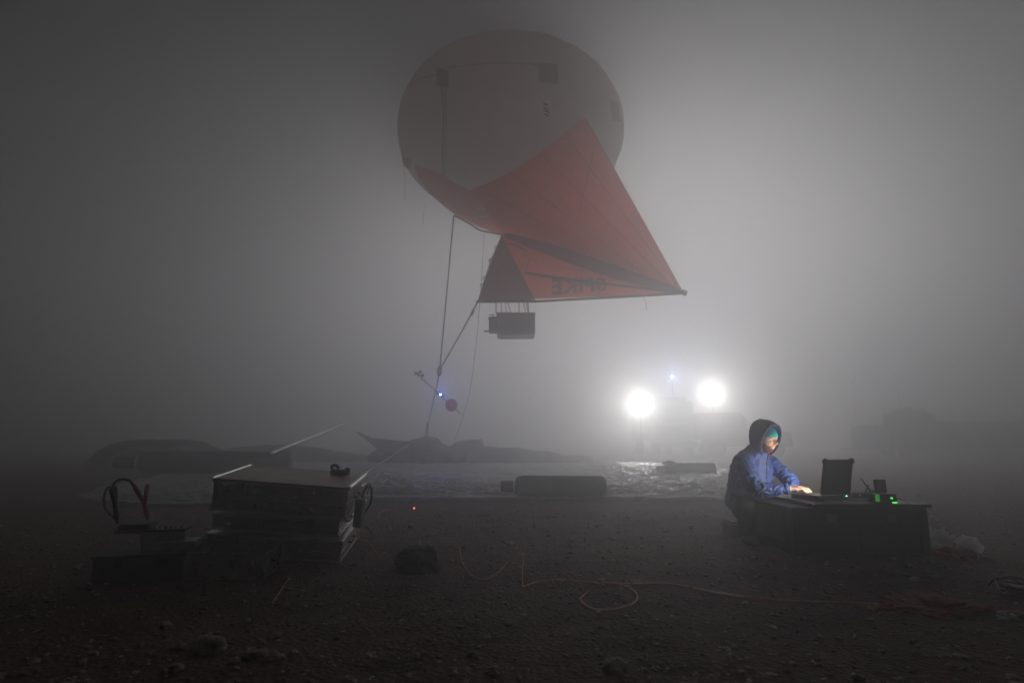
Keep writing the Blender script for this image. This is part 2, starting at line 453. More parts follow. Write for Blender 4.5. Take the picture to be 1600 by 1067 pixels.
# doubled lower hem of the upper sail
low = [K0 + V(.05, -.03, 0), at(830, 381, 15.0), at(880, 398, 14.9), at(940, 419, 14.9), at(1000, 438, 15.0), T + V(-.1, -.02, .03)]
strip('sail_hem', low, lambda s: .12 + .26 * math.sin(math.pi * min(1, s * .95)) , M_sail2, .06)
strip('keel_batten', [at(820, 427, 15.0), at(880, 436, 15.0), at(960, 446, 15.0), T + V(-.15, -.05, 0)], .07, M_hem, .07)
strip('keel_batten', [at(790, 382, 15.05), at(806, 385, 15.0), at(822, 394, 14.95)], .04, M_hem, .09)
bpy.context.view_layer.update()
def on_cloth(ob, px, py):
    off = origin_of(ob); h_, loc, n_, _ = ob.ray_cast(CP - off, ray(px, py).normalized())
    return (loc + off + V(0, -.012, 0)) if h_ else None
def seam(ob, a, b, wd, m_, n=24):
    P = [on_cloth(ob, a[0] + (b[0] - a[0]) * k / n, a[1] + (b[1] - a[1]) * k / n) for k in range(n + 1)]; P = [p for p in P if p]
    if len(P) < 3: return
    bm = NB(); prev = None
    for i, p in enumerate(P):
        d = (P[min(i + 1, len(P) - 1)] - P[max(0, i - 1)]).normalized(); s_ = d.cross(V(0, -1, 0)).normalized() * wd / 2
        cur = [bm.verts.new(p + s_), bm.verts.new(p - s_)]
        if prev: bm.faces.new((prev[0], prev[1], cur[1], cur[0]))
        prev = cur
    obj('cloth_seam', bm, m_, ob)
for a_, b_ in (((850, 245), (1050, 448)), ((800, 272), (1035, 450)), ((886, 215), (1058, 446)), ((872, 306), (912, 362)), ((760, 300), (1000, 434)), ((930, 225), (905, 330))): seam(sail_o, a_, b_, .024, M_stitch)
for a_, b_ in (((830, 395), (815, 440)), ((900, 412), (862, 468)), ((960, 430), (930, 464)), ((812, 400), (1040, 456))): seam(keel_o, a_, b_, .020, M_stitch)
bm = NB(); tube(bm, [at(744, 471, 15.2), at(836, 470.5, 15.2), at(960, 464, 15.2), at(1066, 458, 15.2)], .035, 10); obj('keel_spar', bm, M_hem, balloon)
bm = NB(); tube(bm, [K0, at(768, 405, 15.2), at(755, 446, 15.2), K], .022, 8); obj('luff_rope', bm, M_hem, balloon)
bm = NB(); tube(bm, [hit(915, 184, 1.015), hit(915, 184, 1.015).lerp(T, .5), T], .014, 6); obj('leech_rope', bm, M_hem, balloon)
bm = NB(); lathe(bm, T + V(-.06, 0, .05), (1, 0, -.35), [(0, .0), (.01, .07), (.10, .085), (.16, .07), (.17, 0)], 14); obj('tail_fitting', bm, M_hem, balloon)
for (x, y) in ((769, 404), (756, 443), (760, 432), (778, 384)):
    bm = NB(); tube(bm, spline([at(x, y, 15.2), at(x - 5, y + 1, 15.2), at(x - 4, y + 5, 15.2), at(x, y + 6, 15.2)], 4), .018, 6); obj('luff_loop', bm, M_hem, balloon)
bm = NB(); tube(bm, spline([at(1004, 462, 15.2), at(1009, 471, 15.2), at(1011, 485, 15.2)], 5), .008, 5); obj('loose_cord', bm, M_rope, balloon)
bm = NB(); tube(bm, spline([hit(632, 262, 1.01), at(633, 290, 15.5), at(632, 313, 15.5)], 5), .010, 5); obj('loose_cord', bm, M_rope, balloon)
bm = NB(); tube(bm, spline([hit(664, 318, 1.01), at(662, 335, 15.5), at(661, 352, 15.5)], 5), .008, 5); obj('loose_cord', bm, M_rope, balloon)
bm = NB(); tube(bm, spline([at(709, 336, 14.2), at(735, 350, 14.4), at(752, 360, 14.8), at(785, 366, 15.2)], 6), .02, 6); obj('belly_rope', bm, M_hem, balloon)
# lettering printed on the far face of the keel, seen in mirror image
cu = bpy.data.curves.new('t', 'FONT'); cu.body = 'SPIKE'; cu.size = 1; cu.extrude = .004; cu.space_character = 1.05; cu.offset = .035
to = bpy.data.objects.new('t', cu); COL.objects.link(to); dg = bpy.context.evaluated_depsgraph_get(); dg.update()
me = bpy.data.meshes.new_from_object(to.evaluated_get(dg)); bpy.data.objects.remove(to)
mnx = min(v.co.x for v in me.vertices); mxx = max(v.co.x for v in me.vertices); mny = min(v.co.y for v in me.vertices); mxy = max(v.co.y for v in me.vertices)
A0, B0, A1, B1 = at(862, 461, 15.0), at(947, 454, 15.0), at(862, 434, 15.0), at(946, 433, 15.0)
for v in me.vertices:
    u = 1 - (v.co.x - mnx) / (mxx - mnx); t = (v.co.y - mny) / (mxy - mny)
    v.co = A0.lerp(B0, u).lerp(A1.lerp(B1, u), t) + V(0, v.co.z * 2, 0)
obj('lettering', me, mat('dark_lettering_print', (.26, .06, .045), .8, transl=.45), balloon)

# payload box under the keel
pay = thing('instrument_box', 'grey instrument box slung on straps beneath the red keel of the balloon', 'instrument box', at(800, 525, 15.2))
PO = at(776, 524, 14.75)
bm = NB(); c0 = at(776, 520, 14.8); c1 = at(836, 488, 14.8)
wx = (c1.x - c0.x); box(bm, (c0.x, 14.75, c0.z), (c1.x, 15.6, c1.z), bev=.015); obj('box_body', bm, M_payload, pay)
bm = NB(); box(bm, (c0.x - .012, 14.735, c1.z - .05), (c1.x + .012, 15.615, c1.z - .01), bev=.004); obj('lid_rim', bm, M_grey, pay)
bm = NB(); box(bm, (c0.x + .02, 14.9, c0.z - .04), (c1.x - .02, 15.5, c0.z - .003), bev=.01); obj('base_tray', bm, M_rim, pay)
bm = NB(); box(bm, (c0.x - .22, 15.0, c0.z + .09), (c0.x - .003, 15.4, c1.z - .12), bev=.03); obj('side_pod', bm, M_payload, pay)
bm = NB(); lathe(bm, (c0.x - .24, 15.1, c1.z - .09), (1, 0, 0), [(0, .035), (.12, .05), (.24, .05), (.25, .02)], 12); obj('inlet_pipe', bm, M_dark, pay)
bm = NB(); tube(bm, [(c0.x - .36, 15.2, c0.z + .13), (c0.x - .2, 15.2, c0.z + .13)], .028, 8); obj('sensor_rod', bm, M_dark, pay)
bm = NB(); box(bm, (c0.x - .2, 15.1, c1.z + .0), (c0.x - .07, 15.2, c1.z + .025), bev=.004); obj('sensor_plate', bm, M_grey, pay)
for (xa, ya, xb, m_) in ((775, 472, 775, M_hem), (784, 472, 783, M_redhose), (789, 472, 792, M_redhose), (793, 472, 799, M_redhose), (811, 471, 811, M_hem), (818, 471, 821, M_hem), (822, 471, 825, M_redhose), (825, 471, 826, M_hem)):
    bm = NB(); tube(bm, [at(xa, ya, 15.2), at(xb, 489, 15.2)], .016, 6); obj('strap', bm, m_, pay)

# tether lines
YR = 15.2
J = at(687, 577, YR)
def rope(name, pts, r, label, cat='rope', m=M_rope, k=8, n=6):
    bm = NB(); tube(bm, spline(pts, k), r, n); return tag(obj(name, bm, m), label, cat)
rope('tether_rope', [at(709, 337, 14.4), at(698, 457, 14.8), J], .020, 'long rope running from the balloon belly straight down to the rope junction')
rope('bridle_rope', [at(746, 472, YR), at(720, 520, YR), J], .024, 'slanting rope from the keel nose down to the rope junction')
bm = NB(); tube(bm, [at(740, 484, YR), at(736, 492, YR)], .04, 8); tag(obj('shackle', bm, M_dark), 'small dark shackle on the slanting rope just under the keel nose', 'shackle')
rope('main_tether', [J, at(683, 600, 15.6), at(674, 640, 18), at(667, 672, 22), at(666, 690, 24)], .016, 'thin main tether passing the sensor pole down to the ground anchor')
rope('tag_line', [at(757, 361, 14.9), at(750, 470, 14.9), at(743, 545, 15.2), at(734, 610, 17), at(722, 655, 19), at(708, 696, 21.5)], .009, 'thin slack line curving from the balloon down behind the red disc')
bm = NB(); tube(bm, spline([J + V(0, 0, .12), J + V(-.05, 0, 0), J + V(-.03, 0, -.16), J + V(.03, 0, -.12), J + V(.04, 0, .02), J + V(0, 0, .12)], 5), .02, 6)
tag(obj('rope_junction', bm, M_dark), 'dark shackle loop where the two balloon ropes meet above the blue light', 'shackle')

# sensor pole
PM = at(684, 611, YR)
sp = thing('sensor_pole', 'slanting instrument pole with cup anemometer, blue light and red disc tied to the tether', 'sensor pole', at(684, 611, YR))
bm = NB(); tube(bm, [at(655, 587, YR), at(719, 645, YR)], .014, 8); obj('pole', bm, M_grey, sp)
bm = NB(); tube(bm, [at(655, 587, YR), at(652, 582, YR)], .03, 8); hub = obj('anemometer_hub', bm, M_dark, sp)
for (x, y, dy) in ((650, 583, -.05), (656, 580, .06), (660, 586, 0)):
    bm = NB(); p = at(x, y, YR) + V(0, dy, 0); bmesh.ops.create_icosphere(bm, subdivisions=2, radius=.045, matrix=Matrix.Translation(p))
    tube(bm, [at(654, 584, YR), p], .008, 5); obj('anemometer_cup', bm, M_dark, hub)
bm = NB(); tube(bm, [at(682, 610, YR), at(684, 612, YR), at(691, 618, YR), at(693, 620, YR)], [.02, .06, .06, .02], 12); obj('logger_housing', bm, M_blue, sp)
bm = NB(); c = at(688, 616, YR - .08); bmesh.ops.create_icosphere(bm, subdivisions=2, radius=.022, matrix=Matrix.Translation(c))
led = obj('blue_led', bm, mat('blue_led_glow', (.1, .2, 1), .3, emis=(.35, .5, 1), estr=60), sp)
def point(name, loc, e, col, parent, r=.02):
    l = bpy.data.lights.new(name, 'POINT'); l.energy = e; l.color = col; l.shadow_soft_size = r
    o = bpy.data.objects.new(name, l); COL.objects.link(o); o.parent = parent; o.location = Vector(loc) - origin_of(parent); return o
point('led_light', at(695, 609, YR - .12), 12, (.12, .22, 1), led)
bm = NB(); dc = at(705, 632, YR); lathe(bm, dc + V(0, -.015, 0), (0.25, 1, .1), [(0, .0), (.002, .165), (.02, .17), (.03, .165), (.031, 0)], 28); obj('red_disc', bm, mat('red_disc_paint', (.75, .10, .06), .5, transl=.55), sp)

# ground anchor of the tether
an = thing('tether_anchor', 'small tripod tether anchor on the groundsheet in front of the dark fabric heap', 'anchor', gp(665, 722))
ab = gp(665, 722); AY = ab.y
at_ = lambda x, y: at(x, y, AY)
bm = NB(); tube(bm, [at_(666, 705), at_(666, 690), at_(668, 660)], .06, 8); obj('swivel', bm, M_dark, an)
for (x, y, dy) in ((650, 722, -.3), (665, 724, -.9), (678, 722, .3)):
    bm = NB(); g = gp(x, y); tube(bm, [at_(666, 700), g + V(0, 0, .03)], .035, 6); obj('leg', bm, M_dark, an)
rope('guy_line', [SR + SV * SDEP + V(0, 0, .01), at(612, 712, 8), at(640, 693, 14), at(666, 676, AY - .1)], .006, 'thin pale guy line from the case stack corner up to the tether anchor', 'guy line', M_white)

# ------------------------------------------------------------------ dark fabric heap and folds
def heap(name, prof, Y, basepy, depth, label, cat, m=M_heap, seed=0, nx=150, nc=26):
    P = [at(x, y, Y) for x, y in prof]; bm = NB(); rs = []
    for i in range(nx + 1):
        s = i / nx * (len(P) - 1); k = min(int(s), len(P) - 2); f = s - k; f = f * f * (3 - 2 * f)
        p = P[k].lerp(P[k + 1], f); h = max(.02, p.z); row = []
        wd = depth * (.35 + .65 * min(1, h / .8)) * min(1, .15 + 8 * min(i, nx - i) / nx)
        for j in range(nc + 1):
            a = math.pi * j / nc; q = abs(math.sin(a)) ** .75
            y = Y - math.cos(a) * wd; z = h * q
            k2 = .10 * h + .05
            d = nz(p.x * 2.3, y * 2.3, z * 2.3 + seed, 1) + .5 * nz(p.x * 6, y * 6, z * 3 + seed, 1)
            row.append(V(p.x + .10 * d, y + k2 * d, max(-.02, z + .4 * k2 * d * q) + (0 if 0 < j < nc else -.05)))
        rs.append(row)
    rings(bm, rs, closed=False); return tag(obj(name, bm, m, smooth=True), label, cat)
heap('fabric_heap', [(575, 712), (585, 704), (600, 697), (625, 693), (645, 686), (662, 682), (678, 683), (690, 693), (702, 697), (716, 689), (735, 687), (750, 686), (757, 697), (780, 699), (810, 699), (830, 703), (858, 704), (880, 711), (900, 711), (918, 711), (928, 718), (940, 719), (950, 722), (962, 727)],
     22.5, 730, 1.6, 'long low heap of dark deflated fabric lying behind the groundsheet', 'fabric heap', seed=3)
heap('fabric_fold', [(150, 716), (168, 700), (190, 690), (220, 686), (260, 686), (300, 688), (320, 694), (345, 702), (360, 708)], 19.5, 715, 1.1, 'dark folded fabric roll behind the large gas tube at the far left', 'fabric roll', seed=9, nx=90)
heap('sheet_fold', [(330, 712), (360, 699), (400, 695), (440, 694), (480, 697), (520, 703), (560, 710), (580, 716)], 24, 715, 1.1, 'low grey fabric ridge behind the leaning white pole', 'fabric roll', seed=12, nx=90)
heap('sheet_crumple', [(170, 722), (185, 706), (205, 698), (230, 697), (255, 700), (285, 696), (300, 704), (315, 716)], 16.6, 720, .6, 'crumpled pale plastic edge of sheet beside the dark roll at the left', 'plastic sheet', m=mat('pale_crumpled_plastic', (.4, .41, .43), .3, 0, (.25, .26, .28), 3, .5, 14, spec=.6), seed=17, nx=110)
# upturned pointed corner of the cover and the pale cloth below it
rows = []
for i in range(25):
    t = i / 24; topp = at(556, 673, 21).lerp(at(600, 692, 21), t) if t < .55 else at(556, 673, 21).lerp(at(600, 692, 21), .55).lerp(at(648, 690, 21.4), (t - .55) / .45)
    lower = at(556, 673, 21).lerp(at(592, 703, 21), min(1, t * 1.6)) if t < .62 else at(592, 703, 21).lerp(at(660, 712, 21.4), (t - .62) / .38)
    rows.append([topp.lerp(lower, k / 6) + V(0, .06 * nz(t * 6, k), 0) for k in range(7)])
bm = NB(); g = [[bm.verts.new(p) for p in r] for r in rows]
for a, b in zip(g, g[1:]):
    for i in range(6): bm.faces.new((a[i], a[i + 1], b[i + 1], b[i]))
bmesh.ops.remove_doubles(bm, verts=bm.verts[:], dist=.001); bmesh.ops.solidify(bm, geom=bm.faces[:], thickness=.03)
tag(obj('fabric_flap', bm, M_heap, smooth=True), 'pointed dark fabric flap sticking up at the left end of the heap', 'fabric flap')

# ------------------------------------------------------------------ gas cylinders
def cylinder(name, a, b, r, label, m=M_steel, group=None):
    a = Vector(a); b = Vector(b); L = (b - a).length; ax = (b - a).normalized()
    t = thing(name, label, 'gas cylinder', (a.lerp(b, .5).x, a.lerp(b, .5).y, a.z - r), group)
    bm = NB(); lathe(bm, a, ax, [(.14 * L, r * .4), (.155 * L, r * .62), (.18 * L, r * .86), (.23 * L, r * .98), (.3 * L, r), (L - r * .35, r), (L - r * .1, r * .92), (L, r * .6), (L + .001, 0)], 32); obj('body', bm, m, t, smooth=True)
    bm = NB(); lathe(bm, a, ax, [(.02 * L, 0), (.021 * L, r * .42), (.04 * L, r * .5), (.145 * L, r * .5), (.17 * L, r * .35)], 16); c = obj('valve_cap', bm, m, t)
    bm = NB(); lathe(bm, a, ax, [(.138 * L, r * .58), (.152 * L, r * .6), (.16 * L, r * .3)], 16); obj('neck_ring', bm, M_rim, t)
    return t
cylinder('gas_cylinder', (-.20, 8.75, .20), (1.40, 8.75, .185), .165, 'dark gas cylinder lying on the near edge of the groundsheet in the middle')
cylinder('gas_cylinder', (3.60, 14.6, .18), (5.15, 14.8, .18), .155, 'smaller looking far gas cylinder lying right of the middle one, below the left floodlight')
cylinder('gas_cylinder', (-9.6, 13.9, .36), (-5.55, 14.7, .36), .27, 'largest gas tube lying behind the aluminium cases at the left')
bm = NB(); c = V(3.95, 14.55, .33); bmesh.ops.create_icosphere(bm, subdivisions=3, radius=1)
for v in bm.verts:
    d = v.co.copy(); v.co = c + V(d.x * .17, d.y * .12, d.z * .06) * (1 + .5 * nz(d.x, d.y, d.z, 2))
tag(obj('cloth', bm, M_poly), 'small crumpled pale cloth lying on the far gas cylinder', 'cloth')
bm = NB(); tube(bm, [at(424, 707, 13.4), at(424, 707, 13.4).lerp(at(541, 660, 17.2), .5), at(541, 660, 17.2)], [.034, .030, .022], 12)
tag(obj('white_pole', bm, mat('white_pole_metal', (.95, .95, .95), .24, .95)), 'thin white pole leaning up to the right from the large gas tube', 'pole')

# ------------------------------------------------------------------ aluminium case stack
def case(z0, z1, label, lid, u0=0, u1=SWID, v0=0, v1=SDEP):
    base = MS @ V((u0 + u1) / 2, (v0 + v1) / 2, z0)
    t = thing('aluminium_case', label, 'case', base, 'aluminium cases stacked at the left')
    bm = NB(); box(bm, (u0 + .006, v0 + .006, z0), (u1 - .006, v1 - .006, z1 - .02), MS, .008); obj('case_body', bm, M_case, t)
    # ribs pressed round the body
    for k, zz in enumerate((z0 + (z1 - z0) * .42,)):
        bm = NB(); box(bm, (u0 + .002, v0 + .002, zz - .004), (u1 - .002, v1 - .002, zz + .004), MS, .002); obj('pressed_rib', bm, M_case, t)
    bm = NB(); box(bm, (u0, v0, z1 - .028), (u1, v1, z1 - .012), MS, .004); obj('rim', bm, M_rim, t)
    bm = NB(); box(bm, (u0 + .004, v0 + .004, z0 + .002), (u1 - .004, v1 - .004, z0 + .016), MS, .003); obj('bottom_rim', bm, M_rim, t)
    if lid:
        bm = NB(); box(bm, (u0 - .006, v0 - .006, z1 - .011), (u1 + .006, v1 + .006, z1 + .004), MS, .003); l = obj('lid', bm, mat('lid_sheet', (.72, .61, .54), .45, .1, (.52, .44, .39), 4, .15, 40), t)
        for (a, b) in (((u0 - .012, v0 - .01), (u0 + .006, v1 + .01)), ((u1 - .014, v0 - .01), (u1 + .014, v1 + .01))):
            bm = NB(); box(bm, (a[0], a[1], z1 - .02), (b[0], b[1], z1 + .013), MS, .008); obj('lid_edge', bm, M_rim, l)
    for uu in (u0 + .2, u1 - .2):
        bm = NB(); box(bm, (uu - .03, v0 - .012, z1 - .06), (uu + .03, v0 + .004, z1 - .008), MS, .003); obj('latch', bm, M_case, t)
    # carrying handle on the right side
    bm = NB(); vm = (v0 + v1) / 2; zz = (z0 + z1) / 2
    tube(bm, [MS @ V(u1 - .012, vm - .09, zz), MS @ V(u1 + .018, vm - .085, zz), MS @ V(u1 + .018, vm + .085, zz), MS @ V(u1 - .012, vm + .09, zz)], .008, 6); obj('handle', bm, M_dark, t)
    for vv_ in (v0, v1):
        for uu in (u0, u1):
            bm = NB(); box(bm, (uu - .010 if uu > u0 else uu - .002, vv_ - .002 if vv_ == v0 else vv_ - .012, z0 - .0), (uu + .002 if uu > u0 else uu + .012, vv_ + .012 if vv_ == v0 else vv_ + .002, z0 + .022), MS, .001); obj('corner_cap', bm, M_rim, t)
    return t
case(0, .165, 'bottom aluminium case of the stack, bright front right corner on the soil', False)
case(.172, .30, 'middle shallow aluminium case of the stack', False, u0=.015, u1=SWID - .035, v0=.012, v1=SDEP - .02)
case(.306, .526, 'top aluminium case of the stack, closed by a brownish lid with bright edges', True)
# stuff on the right hand side and on the lid
def rag(name, c, r, sx, sy, sz, m, label, cat, seed=0, sub=4, amp=.5, fr=2.0, flatb=True):
    bm = NB(); bmesh.ops.create_icosphere(bm, subdivisions=sub, radius=1)
    if m in (M_poly, M_net) or 'bag' in m.name and m is not M_bag: bmesh.ops.delete(bm, geom=[v for v in bm.verts if v.co.z < -.25], context='VERTS')
    for v in bm.verts:
        d = v.co.copy(); k = 1 + amp * nz(d.x + seed, d.y, d.z, fr) + amp * .4 * nz(d.x, d.y + seed, d.z, fr * 3)
        z = d.z * sz * k
        if flatb: z = max(z, -sz * .25)
        v.co = Vector(c) + V(d.x * sx * k, d.y * sy * k, z + (sz * .25 if flatb else 0))
    return tag(obj(name, bm, m, smooth=False), label, cat)
cl = thing('strap_buckle', 'black strap bundle lying on the far right of the brown case lid', 'strap', MS @ V(.78, .52, .538))
bm = NB(); box(bm, (.70, .46, .537), (.84, .56, .575), MS, .01); obj('bundle', bm, M_rubber, cl)
bm = NB(); tube(bm, spline([MS @ V(.71, .5, .57), MS @ V(.70, .5, .60), MS @ V(.73, .5, .61), MS @ V(.76, .5, .585)], 5), .012, 6); obj('loop', bm, M_rubber, cl)
bm = NB(); tube(bm, spline([MS @ V(.80, .5, .57), MS @ V(.825, .5, .592), MS @ V(.845, .5, .58)], 5), .010, 6); obj('loop', bm, M_rubber, cl)
pb = thing('power_socket', 'black power socket with cables hanging on the right side of the top case', 'power socket', MS @ V(SWID + .05, .25, .2))
bm = NB(); box(bm, (SWID + .024, .18, .21), (SWID + .085, .33, .42), MS, .012); obj('socket_body', bm, M_dark, pb)
bm = NB(); box(bm, (SWID + .088, .21, .385), (SWID + .098, .28, .41), MS, .003); obj('switch_plate', bm, M_rim, pb)
bm = NB(); box(bm, (SWID + .024, .40, .30), (SWID + .034, .60, .48), MS, .003); obj('back_plate', bm, M_case, pb)
bm = NB(); tube(bm, spline([MS @ V(SWID + .06, .25, .42), MS @ V(SWID + .09, .28, .50), MS @ V(SWID + .11, .36, .47), MS @ V(SWID + .11, .4, .36), MS @ V(SWID + .07, .36, .27)], 7), .008, 6); obj('cable', bm, M_rubber, pb)
bm = NB(); tube(bm, spline([MS @ V(SWID + .06, .28, .42), MS @ V(SWID + .07, .32, .49), MS @ V(SWID + .08, .46, .50), MS @ V(SWID + .06, .52, .40)], 7), .006, 6); obj('cable', bm, M_red, pb)
def hose(name, img, r, label, m=M_redhose, lift=0.0, cat='cable'):
    pts = []
    for q in img:
        h = q[2] if len(q) > 2 else 0
        g = gp(q[0], q[1], h); pts.append(V(g.x, g.y, g.z + (ground_z(g.x, g.y) + r if h == 0 else 0)))
    return rope(name, pts, r, label, cat, m, 10, 6)
rope('power_cable', [MS @ V(SWID + .05, .25, .21), MS @ V(SWID + .07, .24, .12), gp(575, 845, .1), gp(590, 863), gp(604, 862)], .006, 'dark cable drooping from the power socket to the soil beside the case stack', 'cable', M_redhose)
rope('black_cable', [MS @ V(SWID + .03, .3, .2), gp(572, 822, .12), gp(583, 838, .05), gp(582, 856), gp(566, 872)], .007, 'black cable looping down beside the bottom case', 'cable', M_rubber)

# open aluminium tray in front of the stack
MT = frame(gp(262, 906) + V(0, 0, .002), V(.995, .06, -.02), V(-.06, .995, .03), V(.02, -.03, 1))
def tray(M_, W, D, H, label, name='open_tray', m=M_case, cat='tray', fl=.55):
    o = M_ @ V(W / 2, D / 2, 0)
    t = thing(name, label, cat, o); th = .006
    bm = NB(); box(bm, (th, th, .004), (W - th, D - th, .012), M_); obj('floor_panel', bm, m, t)
    for nm, lo, hi_ in (('side_panel', (0, 0, 0), (W, th, H)), ('side_panel', (0, D - th, 0), (W, D, H)), ('side_panel', (0, th, 0), (th, D - th, H)), ('side_panel', (W - th, th, 0), (W, D - th, H))):
        bm = NB(); box(bm, lo, hi_, M_, .0015); obj(nm, bm, m, t)
    bm = NB()
    tube(bm, [M_ @ V(0, 0, H), M_ @ V(W, 0, H), M_ @ V(W, D, H), M_ @ V(0, D, H), M_ @ V(0, 0, H)], .008, 6); obj('rolled_rim', bm, M_case, t)
    bm = NB(); tube(bm, [M_ @ V(W + .0, D * .35, H * .6), M_ @ V(W + .02, D * .36, H * .55), M_ @ V(W + .02, D * .64, H * .55), M_ @ V(W, D * .65, H * .6)], .005, 6); obj('handle', bm, M_dark, t)
    return t
tray(MT, .58, .40, .16, 'open shallow aluminium tray on the soil in front of the case stack')
MB_ = frame(gp(140, 915), V(.96, .26, 0), V(-.26, .96, 0), V(0, 0, 1))
bx = thing('grey_crate', 'low dark grey crate carrying the white foam blocks at the far left', 'crate', MB_ @ V(.24, .2, 0))
bm = NB(); box(bm, (0, 0, .004), (.50, .42, .15), MB_, .01); obj('crate_body', bm, M_payload, bx)
bm = NB(); box(bm, (-.01, -.01, .151), (.51, .43, .168), MB_, .005); obj('crate_lid', bm, M_payload, bx)
for uu in (.12, .36):
    bm = NB(); box(bm, (uu, -.02, .10), (uu + .05, -.001, .15), MB_, .003); obj('latch', bm, M_dark, bx)
def mb(name, lo, hi, m, label, cat, bev=.006):
    bm = NB(); box(bm, lo, hi, MB_, bev); return tag(obj(name, bm, m), label, cat)
mb('foam_block', (.22, .10, .170), (.53, .28, .222), M_white, 'lower flat white foam block under the battery box', 'foam block')
mb('foam_block', (.20, .12, .224), (.46, .28, .278), M_white, 'upper white foam block directly under the blue battery', 'foam block')
bat = thing('battery', 'blue topped battery on the white foam blocks with clamps on it', 'battery', MB_ @ V(.3, .2, .281))
bm = NB(); box(bm, (.06, .10, .281), (.46, .29, .300), MB_, .004); obj('battery_tray', bm, M_blue, bat)
for k in range(7):
    bm = NB(); u = .25 + k * .03; box(bm, (u, .10, .302), (u + .018, .118, .322), MB_, .002); obj('terminal_block', bm, mat('pale_blue_terminal', (.2, .3, .4), .5) if k == 0 else bpy.data.materials['pale_blue_terminal'], bat)
bm = NB(); box(bm, (.07, .12, .301), (.24, .28, .335), MB_, .01); obj('terminal_cover', bm, M_dark, bat)
def clamp(img_base, img_tip1, img_tip2, m, label, name='jumper_clamp'):
    Yc = 3.95
    b0 = at(*img_base, Yc); t1 = at(*img_tip1, Yc - .02); t2 = at(*img_tip2, Yc + .03)
    t = thing(name, label, 'clamp', b0)
    mid = b0.lerp((t1 + t2) / 2, .45)
    for nm, tt in (('grip', t1), ('grip', t2)):
        bm = NB(); tube(bm, [mid, mid.lerp(tt, .3), mid.lerp(tt, .8), tt], [.010, .013, .015, .012], 8); obj(nm, bm, m, t, smooth=True)
    bm = NB(); tube(bm, [mid, b0.lerp(mid, .5), b0], [.013, .016, .006], 8); obj('jaw', bm, m, t)
    return t
clamp((231, 812), (209, 757), (231, 756), M_red, 'red jumper clamp gripping the battery, its two red grips spread upward')
clamp((184, 818), (173, 762), (180, 760), M_rubber, 'black jumper clamp standing at the left end of the battery')
Yc = 3.95
rope('black_lead', [at(209, 759, Yc), at(202, 750, Yc), at(190, 748, Yc), at(180, 753, Yc + .03), at(176, 764, Yc + .03), at(178, 790, Yc), at(182, 812, Yc)], .008, 'black lead arching from the red clamp over to the black clamp', 'cable', M_rubber)
rope('looped_lead', [at(180, 764, Yc), at(170, 760, Yc), at(163, 772, Yc), at(163, 790, Yc), at(172, 803, Yc), at(180, 810, Yc)], .006, 'second black lead bent in a loop left of the black clamp', 'cable', M_rubber)

# ------------------------------------------------------------------ hoses and small things on the soil
hose('orange_hose', [(1600, 958), (1480, 950), (1330, 942), (1240, 940), (1180, 934), (1120, 926), (1080, 917), (1040, 912), (990, 914), (930, 911), (880, 905), (850, 906), (830, 910), (817, 915)], .0050, 'long thin orange hose snaking across the foreground soil from the right')
lp = [(952 + 44 * math.cos(a), 935 + 17 * math.sin(a)) for a in [math.pi * (1.15 - 2 * k / 20) for k in range(20)]]
hose('hose_loop', [(1090, 916), (1030, 913), (985, 912), (940, 910)][:0] + [(922, 922)] + [(909 + 0, 928), (907, 935), (914, 942), (930, 947), (952, 950), (975, 949), (990, 944), (996, 937), (993, 928), (980, 920), (960, 914), (930, 911.5)], .0055, 'oval loop of orange hose lying right of the hose arches')
hose('hose_arch', [(817, 915), (816, 895, .03), (817, 870, .09), (812, 856, .12), (806, 857, .12), (796, 872, .06), (782, 892, 0), (760, 903), (742, 901), (728, 889), (721, 873, .03), (718, 853, .09)], .004, 'orange hose rising in two arches between the black bag and the long hose')
hose('short_wire', [(661, 868), (659, 855, .03), (656, 843, .06)], .004, 'short stiff orange wire sticking up behind the black bag')
hose('white_wire', [(608, 796, .03), (600, 796, .03), (593, 802, .01), (592, 808), (596, 812)], .004, 'small bent white wire on the soil right of the case stack', M_white)
hose('thin_wire', [(600, 806, .01), (606, 812), (612, 826)], .003, 'fine pale wire just right of the bent white wire', M_white)
hose('red_stick', [(424, 944), (438, 924), (452, 904)], .005, 'thin red stick lying on the soil in front of the case stack', M_red, cat='stick')
bm = NB(); g = gp(647, 797); bmesh.ops.create_icosphere(bm, subdivisions=2, radius=.010, matrix=Matrix.Translation(V(g.x, g.y, .03)))
tag(obj('red_led', bm, mat('red_led_glow', (1, .1, .05), .4, emis=(1, .12, .05), estr=5)), 'tiny red indicator lamp glowing on the soil near the groundsheet edge', 'indicator lamp')
g = gp(650, 893)
rag('black_bag', (g.x, g.y + .06, ground_z(g.x, g.y)), 1, .155, .13, .125, M_bag, 'soft black bag slumped on the soil between the cases and the hose arches', 'bag', 4, 4, .22, 1.6)
g = gp(1466, 858); rag('plastic_bag', (g.x, g.y + .02, .0), 1, .12, .10, .12, M_poly, 'crumpled whitish plastic bag right beside the right end of the desk', 'plastic bag', 21, 4, .55, 2.4)
g = gp(1513, 868); rag('plastic_bag', (g.x, g.y, .01), 1, .085, .05, .10, mat('bright_plastic_bag', (.95, .95, .95), .3, 0, (.85, .85, .86), 10, .6, 25, transl=.8), 'bright white peaked plastic bag farthest right of the desk', 'plastic bag', 28, 4, .8, 2.2)
g = gp(1492, 872); rag('net_bag', (g.x, g.y, .0), 1, .12, .09, .06, M_net, 'small red net bag between the two white plastic bags', 'net bag', 33, 4, .6, 2.4)
g = gp(1462, 955); rag('net_bag', (g.x, g.y + .02, .0), 1, .20, .13, .055, M_net, 'big flattened red and white net bag in the right foreground', 'net bag', 38, 5, .6, 2.0)
